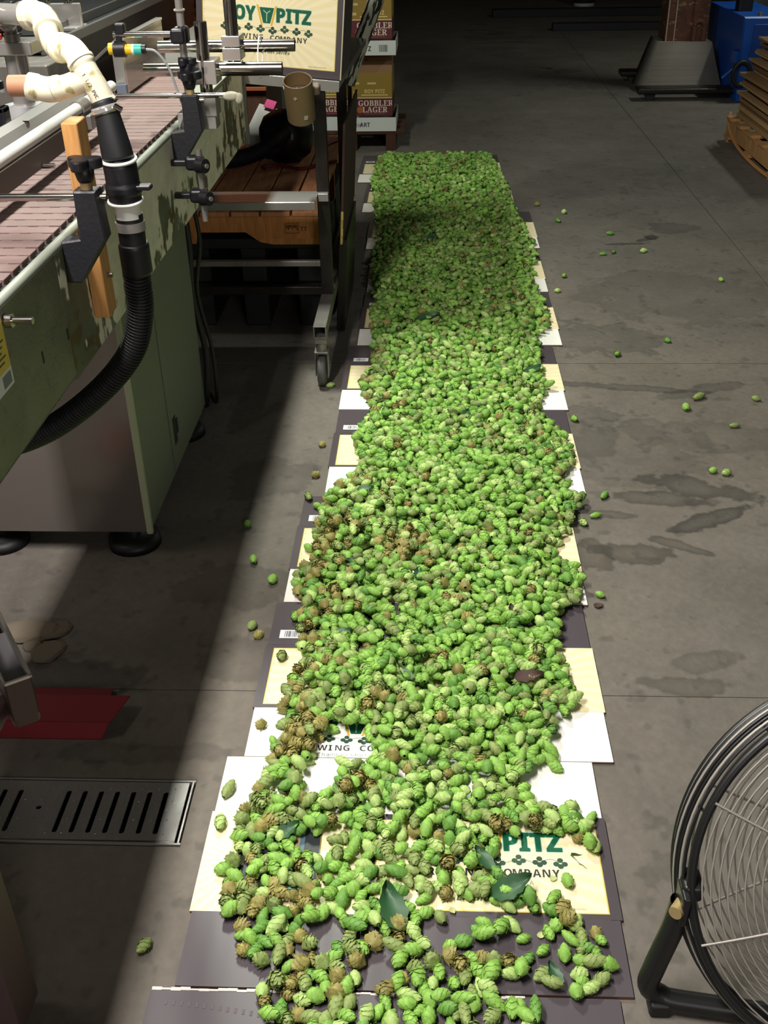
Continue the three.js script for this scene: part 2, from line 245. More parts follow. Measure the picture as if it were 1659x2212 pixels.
const UNITS = [
  [-0.372, 0.308, -1.400, -0.932, 'flattened carton with its dark flap in front, second from the near end of the row', true],
  [-0.341, 0.348, -1.880, -1.402, 'flattened carton whose near white flaps show printed lettering, third from the near end'],
  [-0.326, 0.362, -2.350, -1.884, 'flattened carton with dried brown hops over its barcode corner, fourth from the near end'],
  [-0.275, 0.419, -2.870, -2.372, 'flattened carton reaching furthest onto the open aisle, fifth from the near end'],
  [-0.277, 0.429, -3.374, -2.874, 'flattened carton beside the cart caster, sixth from the near end'],
  [-0.251, 0.465, -3.915, -3.384, 'flattened carton beside the steel cart post, seventh from the near end'],
  [-0.247, 0.468, -4.466, -3.922, 'flattened carton in the shadow beside the cart, eighth from the near end'],
  [-0.280, 0.484, -5.043, -4.476, 'flattened carton with a thin white edge showing, third from the far end'],
  [-0.330, 0.418, -5.616, -5.054, 'flattened carton with hops spilling off its aisle side, second from the far end'],
  [-0.386, 0.392, -6.232, -5.626, 'flattened carton at the far end of the row before the beer boxes'],
];
for (const u of UNITS) carton(...u);
{ // the foremost board: plain dark underside of a carton with a torn white edge
  const t = thing('flattened_carton', 'plain dark flattened carton with a torn white edge, foremost of the row', 'cardboard', [-0.055, 0, -0.70]);
  part('corrugated_core', span(-0.347, 0.338, 0, 0.005, -0.228, 0.23, 0.001), PM.core, t); part('dark_face', sheet(-0.347, 0.338, -0.228, 0.23, 0.005, TOP), PM.dark, t);
  const e = []; for (let x = -0.345; x < 0.2; x += 0.014) e.push(bx(0.015, 0.0012, rr(0.0025, 0.006), x + 0.007, TOP + 0.0003, -0.2265 + rr(-0.001, 0.001), 0.0004));
  part('torn_edge', merge(e), PM.torn, t);
  const p = []; for (let k = 0; k < 22; k++) p.push(bx(0.004, 0.0008, 0.008, -0.32 + k * 0.0115, TOP + 0.0002, -0.205 + 0.0006 * k + 0.00006 * k * k, 0.0003));
  part('perforation', merge(p), std(0x5c5358, 0.7), t);
}

// ---------------------------------------------------------------- hop cones
function hopGeometry({ whorls, per, lift, round, slim, jag, point = 2.6, seed: s0 }) {  // unit cone: long axis x, length 1, widest radius 0.5 (scaled later)
  seed = s0; const pos = [], col = [], idx = [];
  const R = (a) => 0.5 * Math.pow(Math.sin(Math.PI * clamp(0.04 + a * 0.93)), round) * (1 - slim * a);
  const add = (x, y, z, c) => { pos.push(x, y, z); col.push(c, c, c); return pos.length / 3 - 1; };
  const N = 8, A = 7;                                                 // inner body
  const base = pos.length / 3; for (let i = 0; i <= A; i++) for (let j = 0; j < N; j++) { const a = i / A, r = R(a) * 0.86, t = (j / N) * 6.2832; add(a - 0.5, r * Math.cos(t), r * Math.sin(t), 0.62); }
  for (let i = 0; i < A; i++) for (let j = 0; j < N; j++) { const a = base + i * N + j, b = base + i * N + ((j + 1) % N); idx.push(a, b, a + N, b, b + N, a + N); }
  for (let w = 0; w < whorls; w++) for (let k = 0; k < per; k++) {    // overlapping bracts
    const a0 = (w / whorls) * 0.86 - 0.03, ph = ((k + (w % 2) * 0.5) / per) * 6.2832 + rr(-0.12, 0.12), len = rr(0.27, 0.36), half = (3.1416 / per) * rr(1.05, 1.3), lf = lift * rr(0.4, 1.5), tone = rr(0.86, 1.08);
    const S = 4, first = pos.length / 3;
    for (let i = 0; i <= S; i++) {
      const s = i / S, a = a0 + len * s, wd = half * Math.pow(Math.max(0, 1 - Math.pow(s, point)), 0.6), rad = Math.max(R(clamp(a, 0, 1)), 0.05) * (0.93 + 0.1 * Math.sin(s * 2.2)) + lf * s * s * (1 + jag * rr(-0.6, 0.6));
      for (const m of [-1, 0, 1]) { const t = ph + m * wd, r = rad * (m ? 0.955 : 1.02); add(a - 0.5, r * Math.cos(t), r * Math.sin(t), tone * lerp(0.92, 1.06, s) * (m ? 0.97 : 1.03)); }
    }
    for (let i = 0; i < S; i++) for (const m of [0, 1]) { const a = first + i * 3 + m; idx.push(a, a + 1, a + 3, a + 1, a + 4, a + 3); }
  }
  const g = new THREE.BufferGeometry(); g.setAttribute('position', new THREE.Float32BufferAttribute(pos, 3)); g.setAttribute('color', new THREE.Float32BufferAttribute(col, 3)); g.setIndex(idx); g.computeVertexNormals();
  return g;
}
const HOPS = [
  hopGeometry({ whorls: 6, per: 5, lift: 0.055, round: 0.62, slim: 0.18, jag: 0.7, point: 2.0, seed: 11 }),
  hopGeometry({ whorls: 7, per: 5, lift: 0.05, round: 0.55, slim: 0.25, jag: 0.7, point: 2.0, seed: 12 }),
  hopGeometry({ whorls: 7, per: 6, lift: 0.20, round: 0.66, slim: 0.16, jag: 0.9, point: 1.5, seed: 13 }),
  hopGeometry({ whorls: 6, per: 5, lift: 0.09, round: 0.70, slim: 0.30, jag: 0.8, seed: 14 }),
];
const stemGeo = rod([-0.58, 0, 0], [-0.47, 0.02, 0], 0.035, 0.05, 6);
const TINTS = [['bright green', [0.245, 0.46, 0.075]], ['pale green', [0.41, 0.57, 0.17]], ['deep green', [0.14, 0.315, 0.05]], ['olive green', [0.25, 0.33, 0.095]], ['dried brown', [0.30, 0.265, 0.075]]];
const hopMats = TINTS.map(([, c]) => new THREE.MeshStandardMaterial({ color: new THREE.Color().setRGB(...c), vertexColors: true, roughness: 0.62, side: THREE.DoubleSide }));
const stemMat = std(0x6f7a35, 0.8);
const EDGE = [[-6.124,-0.298,0.358],[-5.550,-0.309,0.402],[-5.104,-0.276,0.408],[-4.716,-0.243,0.445],[-4.376,-0.241,0.458],[-4.075,-0.236,0.418],[-3.806,-0.214,0.436],[-3.566,-0.219,0.439],[-3.390,-0.197,0.382],[-3.190,-0.195,0.373],[-3.008,-0.224,0.385],[-2.841,-0.177,0.335],[-2.688,-0.218,0.408],[-2.521,-0.190,0.398],[-2.393,-0.228,0.365],[-2.321,-0.269,0.405],[-2.185,-0.290,0.350],[-2.061,-0.277,0.322],[-1.965,-0.304,0.368],[-1.858,-0.288,0.328],[-1.791,-0.281,0.280],[-1.712,-0.264,0.282],[-1.638,-0.266,0.291],[-1.567,-0.290,0.301],[-1.501,-0.285,0.280],[-1.438,-0.292,0.234],[-1.378,-0.301,0.236],[-1.321,-0.305,0.259],[-1.268,-0.322,0.269],[-1.216,-0.329,0.290],[-1.168,-0.337,0.269],[-1.121,-0.340,0.257],[-1.077,-0.334,0.239],[-1.034,-0.307,0.269],[-0.993,-0.293,0.276],[-0.955,-0.255,0.277],[-0.917,-0.240,0.257],[-0.80,-0.200,0.130]];
const GAPS = [[-0.151,-1.416,0.060,0.054],[-0.035,-2.006,0.017,0.019],[-0.192,-1.346,0.038,0.045],[-0.190,-1.194,0.036,0.026],[0.199,-1.161,0.083,0.070],[0.060,-1.081,0.059,0.017],[0.031,-1.033,0.043,0.021],[0.164,-1.013,0.035,0.056],[0.207,-0.982,0.021,0.054],[0.252,-1.099,0.044,0.053],[0.214,-1.322,0.049,0.049],[-0.075,-1.154,0.019,0.013],[-0.135,-1.670,0.019,0.018],[-0.067,-1.252,0.016,0.019],[-0.101,-1.382,0.022,0.016],[0.103,-1.060,0.065,0.019],[0.144,-0.935,0.040,0.022],[-0.038,-1.202,0.016,0.014]];
const DRY = [[-0.266,-1.333,0.075,0.067],[-0.251,-1.501,0.072,0.103],[-0.263,-1.076,0.081,0.043],[-0.109,-0.981,0.112,0.047],[-0.238,-1.966,0.064,0.092],[-0.160,-0.927,0.109,0.044],[-0.231,-2.142,0.068,0.104],[-0.286,-1.236,0.048,0.051],[0.127,-0.980,0.042,0.023],[-0.082,-1.531,0.054,0.040],[-0.058,-2.084,0.067,0.080]];
const inE = (list, x, z, k = 1) => list.some(([a, b, c, d]) => ((x - a) / c) ** 2 + ((z - b) / d) ** 2 < k);
function edges(z) { let i = 0; while (i < EDGE.length - 2 && EDGE[i + 1][0] < z) i++; const a = EDGE[i], b = EDGE[i + 1], t = clamp((z - a[0]) / (b[0] - a[0])); return [lerp(a[1], b[1], t), lerp(a[2], b[2], t)]; }
// a coarse height field lets each cone drop onto the boards or onto the cones below it
const CELL = 0.006, HX0 = -0.55, HZ0 = -6.4, NX = 190, NZ = 960, hgt = new Float32Array(NX * NZ).fill(TOP);
const cells = (x, z, r, f) => { for (let j = Math.floor((z - r - HZ0) / CELL); j <= (z + r - HZ0) / CELL; j++) for (let i = Math.floor((x - r - HX0) / CELL); i <= (x + r - HX0) / CELL; i++) { if (i < 0 || j < 0 || i >= NX || j >= NZ) continue; const d = Math.hypot(HX0 + (i + 0.5) * CELL - x, HZ0 + (j + 0.5) * CELL - z); if (d < r) f(j * NX + i, d / r); } };
seed = 4242;
const cones = [];
function cone(x, z, kind, tint, len, wid, yaw, tilt, ground) {
  let s = 0, n = 0, mx = 0; const r = (len * 0.38 + wid * 0.5) * 0.5; cells(x, z, r * 0.8, (k) => { s += hgt[k]; n++; mx = Math.max(mx, hgt[k]); });
  const base = ground ?? (n ? lerp(s / n, mx, 0.35) : TOP), half = wid * 0.5, y = base + half * 0.93 + Math.abs(Math.sin(tilt)) * (len - wid) * 0.25;
  cells(x, z, r, (k, d) => { hgt[k] = Math.max(hgt[k], y + half * Math.sqrt(1 - d * d) * 0.9); });
  const c = { x, y, z, kind, tint, len, wid, yaw, tilt, base }; cones.push(c); return c;
}
const shapeOf = (dry) => { if (dry) return [2, rr(0.021, 0.029), rr(0.74, 0.95)]; const q = rnd(); return q < 0.55 ? [0, rr(0.023, 0.033), rr(0.64, 0.78)] : q < 0.78 ? [1, rr(0.029, 0.042), rr(0.50, 0.60)] : [3, rr(0.024, 0.033), rr(0.68, 0.82)]; };
function drop(x, z, ground) {
  const left = smooth(0.12, 0.0, x - edges(z)[0]) * 0.4, dry = rnd() < (inE(DRY, x, z) ? 0.62 : 0.06 + left * (z > -2.4 ? 1 : 0.3) + (z > -1.05 ? 0.1 : 0));
  const [kind, len, ratio] = shapeOf(dry), q = rnd(), tint = dry ? (q < 0.6 ? 4 : 3) : q < 0.52 ? 0 : q < 0.70 ? 1 : q < 0.84 ? 2 : 3;
  return cone(x, z, kind, tint, len, len * ratio, rr(0, 6.2832), rr(-0.45, 0.45), ground);
}
for (let n = 0; n < 22000; n++) {
  const z = -6.13 + 5.32 * rnd(), [l, r] = edges(z), x = lerp(l, r, rnd()), ragged = 0.03 * (fbm(z * 18, x * 9 + 50, 2) - 0.25), m = Math.min(x - l, r - x);
  if (m < ragged) continue;
  const near = smooth(-1.62, -1.0, z), cap = TOP + lerp(0.022, 0.004, near) * smooth(-0.01, 0.07, m) + lerp(0.003, 0.001, near) + 0.008 * (1 - near) * fbm(x * 8, z * 8, 2);
  if (near > 0.02 && fbm(x * 13 + 3, z * 13 + 8, 2) < lerp(0.0, 0.30, near) && rnd() < 0.9) continue;
  if (inE(GAPS, x, z)) continue;
  if (z > -0.93 && (rnd() < 0.2 || x > 0.16)) continue;
  let s = 0, c = 0; cells(x, z, 0.011, (k) => { s += hgt[k]; c++; });
  if (s / c > cap) continue;
  drop(x, z);
}
// strays that rolled off the boards, each where the photograph shows it
const STRAY = [[0.600, -4.884, 2], [0.527, -5.164, 4], [0.811, -4.677, 2], [0.739, -4.385, 2], [0.788, -4.409, 2], [0.917, -4.421, 1], [0.544, -4.100, 0], [1.157, -4.051, 0], [0.636, -3.297, 0], [0.826, -3.419, 2], [0.435, -2.808, 0], [0.780, -2.886, 0], [0.834, -2.961, 3], [0.896, -2.769, 3], [1.006, -2.952, 3], [0.773, -2.497, 0], [0.805, -2.484, 1], [0.462, -2.362, 2], [0.390, -2.225, 1], [0.425, -2.262, 0], [0.390, -1.922, 0], [-0.415, -2.050, 0], [-0.358, -1.967, 0], [-0.380, -1.793, 3], [-0.362, -1.761, 4], [-0.453, -2.208, 2], [-0.303, -2.640, 4], [-0.305, -2.462, 4], [-0.313, -3.045, 1], [-0.429, -0.995, 3], [0.500, -3.927, 1], [0.643, -5.023, 1]];
const strayLabel = ['dark green hop cone alone on the concrete near the second to last carton', 'small brown hop cone on the concrete beside the far cartons', 'deep green hop cone lying left of the broken pit in the concrete', 'small deep green hop cone, lower of a pair below the concrete crack', 'deep green hop cone, longer of the pair below the concrete crack', 'pale hop cone on the concrete just below the broken pit', 'bright green hop cone just off the aisle edge of the cartons, between two white flaps', 'bright green hop cone alone far out on the aisle by the slab joint', 'bright green hop cone just behind the slab joint in the aisle', 'dull green hop cone further back than the one by the slab joint', 'bright green hop cone touching the corner of a carton below a white flap', 'bright green hop cone beside a larger olive one on the aisle floor', 'large flattened olive hop cone on the aisle floor beside a bright green one', 'olive hop cone alone between the pair and the dark floor stain', 'olive hop cone furthest from the cartons on the aisle floor', 'bright green hop cone touching a pale one above the dark floor stain', 'pale green hop cone touching a bright green one above the dark floor stain', 'deep green hop cone at the end of a short line of cones off the cartons', 'pale green hop cone half off the carton edge beside a pointed green one', 'bright green pointed hop cone on the concrete beside the carton edge', 'round green hop cone on the concrete above a small dark leaf scrap', 'bright green round hop cone on the shadowed concrete by the machine foot', 'bright green hop cone on the concrete close to the cartons near the machine foot', 'olive hop cone behind a dried one on the concrete beside a barcode', 'frayed dried hop cone on the concrete beside a barcode', 'deep green hop cone in the dark beside the stainless cabinet', 'dried brown hop cone beside the carton edge, further back of two', 'dried brown hop cone beside the carton edge, nearer of two', 'pale hop cone beside the cart caster wheel', 'olive hop cone alone on the concrete below the drain grate', 'pale hop cone off the carton corner beside the shadowed heap', 'pale crumpled hop cone beside the dark one on the far concrete'];
const heapCount = cones.length;
STRAY.forEach(([x, z, tint]) => { const [kind, len, ratio] = shapeOf(tint === 4); cone(x, z, kind, tint, len * (Math.abs(z + 2.96) < 0.02 && x < 0.9 ? 1.25 : 1), len * ratio, rr(0, 6.28), rr(-0.1, 0.1), 0); });
for (const [x, z, tint] of [[-0.350, -1.312, 3], [-0.352, -1.234, 1], [-0.301, -1.681, 3], [-0.316, -1.478, 4], [0.283, -1.201, 1], [0.268, -1.235, 0], [0.252, -1.262, 1], [0.285, -1.262, 0], [-0.311, -2.334, 3], [-0.284, -2.288, 0], [0.229, -1.129, 0], [0.262, -1.032, 4], [0.272, -0.978, 0], [0.228, -0.960, 1], [0.21, -0.995, 0], [0.19, -1.03, 0], [0.245, -1.005, 2], [0.155, -0.985, 2], [0.178, -1.00, 0], [0.15, -1.02, 0], [-0.286, -2.09, 0], [-0.285, -1.817, 0]]) { const [kind, len, ratio] = shapeOf(tint === 4); cone(x, z, kind, tint, len, len * ratio, rr(0, 6.28), rr(-0.1, 0.1), TOP).solo = true; }

function posed(o, c) {
  o.position.set(c.x, c.y, c.z); o.rotation.set(0, c.yaw, c.tilt, 'YXZ'); o.scale.set(c.len, c.wid, c.wid);
  o.rotateX(((c.x * 917 + c.z * 613) % 1) * 6.28); o.updateMatrix(); return o;
}
const visible = (c) => { let top = 0; cells(c.x, c.z, c.wid * 0.45, (k) => { top = Math.max(top, hgt[k]); }); return c.y + c.wid * 0.5 > top - 0.010; };
const strays = cones.slice(heapCount, heapCount + STRAY.length), dist = (c) => Math.hypot(c.x, c.y - 1.4, c.z) / (Math.sqrt(c.len * c.wid) * 25);
const rest = cones.filter((c) => !strays.includes(c));
const chosen = new Set(rest.filter((c) => (c.solo || visible(c)) && c.z < -0.885 && c.z > -3).sort((a, b) => dist(a) - dist(b)).slice(0, 300 - STRAY.length));
for (const c of rest) if (c.solo) chosen.add(c);
const FORM = ['plump', 'slender', 'frayed', 'pointed'];
const zoneOf = (c) => {
  const third = (a, b, w) => w[c.x < a ? 0 : c.x < b ? 1 : 2];
  if (c.z > -0.93) return 'the foremost dark board'; if (c.z > -1.0) return third(-0.08, 0.10, ['the dark flap, conveyor end', 'the dark flap, middle', 'the dark flap, fan end']); if (c.z > -1.06) return third(-0.08, 0.10, ['the seam below the picture', 'the seam below the heap', 'the seam below the lettering']);
  if (c.z > -1.16) return third(-0.12, 0.06, ['the bottle picture, front half', 'the lettered panel, front middle', 'the lettered panel, front fan end']); if (c.z > -1.265) return third(-0.12, 0.06, ['the bottle picture, back half', 'the lettered panel, back middle', 'the lettered panel, back fan end']);
  if (c.z > -1.34) return third(-0.12, 0.06, ['the blank flap before the picture', 'the blank flap, middle front', 'the blank flap, front fan end']); if (c.z > -1.402) return third(-0.12, 0.06, ['the blank flap, back conveyor end', 'the blank flap, back middle', 'the blank flap, back fan end']);
  return c.z > -1.54 ? third(-0.1, 0.08, ['the lettered white flap, outer part', 'the lettered white flap, inner part', 'the plain white flap beside it']) : c.z > -1.9 ? 'the third carton' : 'the cartons further back';
};
const shapeProto = HOPS.map((g) => { const m = new THREE.Mesh(g, hopMats[0]); m.castShadow = m.receiveShadow = true; const s = new THREE.Mesh(stemGeo, stemMat); s.name = 'stem'; s.castShadow = s.receiveShadow = true; m.add(s); return m; });
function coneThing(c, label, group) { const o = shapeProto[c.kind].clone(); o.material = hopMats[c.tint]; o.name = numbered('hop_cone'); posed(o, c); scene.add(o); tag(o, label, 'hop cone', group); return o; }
strays.forEach((c, i) => coneThing(c, strayLabel[i], 'hop cones scattered on the concrete floor'));
const bins = new Map();
for (const c of chosen) { const k = `${TINTS[c.tint][0]} ${FORM[c.kind]}|${zoneOf(c)}`; if (!bins.has(k)) bins.set(k, []); bins.get(k).push(c); }
const ORD = ['first', 'second', 'third', 'fourth', 'fifth', 'sixth', 'seventh', 'eighth', 'ninth', 'tenth', 'eleventh', 'twelfth', 'thirteenth', 'fourteenth', 'fifteenth', 'sixteenth', 'seventeenth', 'eighteenth', 'nineteenth', 'twentieth'];
for (const [k, list] of bins) {
  const [look, zone] = k.split('|'); list.sort((a, b) => a.x - b.x);
  list.forEach((c, i) => coneThing(c, list.length === 1 ? `only ${look} hop cone on ${zone}` : `${ORD[i] ?? i + 1 + 'th'} ${look} cone from conveyor side on ${zone}`, 'hop cones drying on the near cartons'));
}
{ // every other cone: one heap
  const heap = new THREE.Group(); heap.name = 'hop_heap'; scene.add(heap); tag(heap, 'long heap of green hop cones drying on the flattened cartons', 'hops'); heap.userData.kind = 'stuff';
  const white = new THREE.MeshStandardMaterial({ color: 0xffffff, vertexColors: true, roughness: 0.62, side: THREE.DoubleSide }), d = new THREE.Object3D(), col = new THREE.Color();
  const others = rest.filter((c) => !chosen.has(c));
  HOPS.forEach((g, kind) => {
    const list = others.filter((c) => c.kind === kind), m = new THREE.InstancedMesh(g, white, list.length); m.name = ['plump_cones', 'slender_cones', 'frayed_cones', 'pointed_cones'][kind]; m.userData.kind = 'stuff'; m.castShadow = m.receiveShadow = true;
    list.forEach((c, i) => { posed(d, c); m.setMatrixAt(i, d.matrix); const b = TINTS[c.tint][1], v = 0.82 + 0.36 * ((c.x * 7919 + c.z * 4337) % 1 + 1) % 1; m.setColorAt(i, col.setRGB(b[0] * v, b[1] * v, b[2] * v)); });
    heap.add(m);
  });
  console.log([...bins].sort((a, b) => b[1].length - a[1].length).slice(0, 8).map(([k, l]) => k + ' ' + l.length).join('; ')); console.log('cones', cones.length, 'own', chosen.size + strays.length, 'bins', bins.size, Math.max(...[...bins.values()].map((b) => b.length)));
}
// hop leaves and loose bracts lying among the cones
const leafGeo = (() => { const pos = [], idx = [], n = 8; for (let i = 0; i <= n; i++) { const t = i / n, w = 0.42 * Math.pow(Math.sin(Math.PI * Math.pow(t, 0.75)), 0.8) * (1 + 0.10 * (i % 2 ? 1 : -1)); for (const [m, c] of [[-1, 0.10], [-0.5, 0.02], [0, -0.03], [0.5, 0.02], [1, 0.10]]) pos.push(t - 0.5, c * (0.4 + t) + 0.12 * (t - 0.5) ** 2, m * w); } for (let i = 0; i < n; i++) for (let j = 0; j < 4; j++) { const a = i * 5 + j; idx.push(a, a + 1, a + 5, a + 1, a + 6, a + 5); } const g = new THREE.BufferGeometry(); g.setAttribute('position', new THREE.Float32BufferAttribute(pos, 3)); g.setIndex(idx); g.computeVertexNormals(); return g; })();
const leafMat = std(new THREE.Color().setRGB(0.03, 0.095, 0.035), 0.5, 0, { side: THREE.DoubleSide }), deadLeaf = std(new THREE.Color().setRGB(0.06, 0.028, 0.02), 0.7, 0, { side: THREE.DoubleSide }), bractMat = std(new THREE.Color().setRGB(0.45, 0.47, 0.2), 0.7, 0, { side: THREE.DoubleSide });
const LEAVES = [[-0.051, -1.059, 0.085, 1.9, 0, 'largest dark green hop leaf, upright in the heap by the dark flap'], [0.137, -1.10, 0.075, 0.5, 0, 'dark green hop leaf curled over the letters on the lettered panel'], [-0.176, -1.723, 0.042, 0.3, 0, 'dark green hop leaf in the heap beside the barcode of the third carton'], [-0.042, -1.593, 0.045, 2.3, 0, 'grey green hop leaf in the middle of the heap on the third carton'], [-0.233, -1.211, 0.05, 0.7, 0, 'almost black hop leaf among brown cones by the bottle picture'], [0.332, -3.084, 0.07, 0.6, 0, 'dark green hop leaf near the aisle edge of the heap'], [0.109, -2.746, 0.05, 1.2, 0, 'dark green hop leaf mid heap in front of the caster'], [-0.001, -3.518, 0.085, 0.2, 0, 'broad dark leaf in the shadowed middle of the heap'], [0.006, -4.473, 0.075, 0.8, 0, 'very dark leaf far back in the shadowed heap'], [-0.159, -2.312, 0.045, 0.1, 0, 'dark green hop leaf by the brown cones of the fourth carton'], [-0.180, -2.002, 0.05, 2.8, 0, 'dark green hop leaf lying across the brown cones of the fourth carton'], [-0.02, -1.941, 0.04, 1.5, 0, 'narrow dark leaf beside a small white gap in the heap'], [0.183, -1.801, 0.035, 1.8, 1, 'dark purple brown leaf scrap on the third carton'], [0.200, -1.577, 0.06, 0.1, 1, 'crumpled dark brown leaf near the picture panel of the third carton'], [0.19, -0.952, 0.04, 2.0, 0, 'dark green leaf under cones on the near dark flap'], [0.262, -1.175, 0.048, 2.7, 0, 'green leaf on the cones at the corner of the lettered panel'], [0.095, -1.152, 0.05, 2.2, 0, 'folded dark leaf over the first letters of the lettered panel']];
for (const [x, z, s, yaw, dead, label] of LEAVES) { let top = TOP; cells(x, z, s * 0.3, (k) => { top = Math.max(top, hgt[k]); }); const o = single('hop_leaf', leafGeo, dead ? deadLeaf : leafMat, label, 'leaf'); o.position.set(x, top - 0.004, z); o.rotation.set(0.15, yaw, 0.12, 'YXZ'); o.scale.set(s, s, s * 0.62); }
const BR = [[0.208, -1.137], [0.178, -1.031], [0.180, -0.999], [0.219, -0.941], [0.044, -1.071], [0.162, -0.910], [0.130, -0.920]];
BR.forEach(([x, z], i) => { const o = single('hop_bract', leafGeo, bractMat, ['loose pale bract below the last printed letters', 'loose pale bract at the back of the near dark flap', 'loose pale bract on the near dark flap beside slender cones', 'loose bract at the near corner of the dark flap', 'loose tan bract on the seam below the lettered panel', 'loose bract lying on the foremost dark board beside a cone', 'loose bract on the seam of the foremost dark board'][i], 'bract'); o.position.set(x, TOP + 0.002, z); o.rotation.y = i * 1.3; o.scale.setScalar(0.013); });
{ const o = single('leaf_scrap', leafGeo, deadLeaf, 'small black leaf scrap on the concrete beside the third carton', 'leaf'); o.position.set(0.382, 0.003, -1.885); o.scale.setScalar(0.022); }
//@@PART3
// ---------------------------------------------------------------- conveyor
const pin = (parent, name, geo, mat, label) => part(name, geo.translate(-parent.position.x, -parent.position.y, -parent.position.z), mat, parent, label);
const pinM = (parent, name, geos, mat, label) => pin(parent, name, merge(geos), mat, label);
const zAxis = (x, y, z0, z1, r, seg = 16) => rod([x, y, z0], [x, y, z1], r, r, seg), xAxis = (x0, x1, y, z, r, seg = 18) => rod([x0, y, z], [x1, y, z], r, r, seg), yAxis = (x, y0, y1, z, r, seg = 18) => rod([x, y0, z], [x, y1, z], r, r, seg);
const peel = tex(1024, 128, (u, v) => {                               // pale paint flaking off an olive undercoat, u runs 2.2 m back from z = -1.45, v up 0.22 m
  const z = u * 2.2, big = fbm(z * 7 + 1, v * 1.6 + 3, 3), str = fbm(z * 46, v * 3.2, 3), rag = fbm(z * 30, v * 12, 3), keep = smooth(0.455, 0.495, 0.55 * big + 0.30 * str + 0.15 * rag + 0.14 * smooth(0.2, 0.9, v) - 0.12 * smooth(1.2, 1.7, z) - 0.2 * smooth(0.35, 0.1, z));
  const rust = smooth(0.60, 0.68, fbm(z * 20 + 9, v * 7 + 2, 3)) * (1 - keep), n = 0.94 + 0.12 * rag;
  return [lerp(lerp(0.38, 0.36, rust), 0.90, keep) * n, lerp(lerp(0.39, 0.30, rust), 0.87, keep) * n, lerp(lerp(0.32, 0.18, rust), 0.82, keep) * n];
});
peel.repeat.set(1 / 2.2, 1 / 0.22); peel.offset.set(-(1.45) / 2.2, -0.715 / 0.22);
const olive = tex(256, 256, (u, v) => { const a = fbm(u * 8, v * 8, 4, 8), b = smooth(0.62, 0.7, fbm(u * 32, v * 32, 3, 32)), n = 0.9 + 0.25 * a - 0.1 * b; return [0.40 * n, 0.405 * n, 0.335 * n]; }, true, 0.5);
M.olive = std(0xffffff, 0.5, 0, { map: olive, bumpMap: grain, bumpScale: 0.0006 }); M.peel = std(0xffffff, 0.6, 0, { map: peel });
M.greyGreen = std(0x83887c, 0.5); M.slat = std(0x7c6561, 0.45, 0, { bumpMap: grain, bumpScale: 0.0003 }); M.slat2 = std(0x745e5a, 0.48, 0, { bumpMap: grain, bumpScale: 0.0003 });
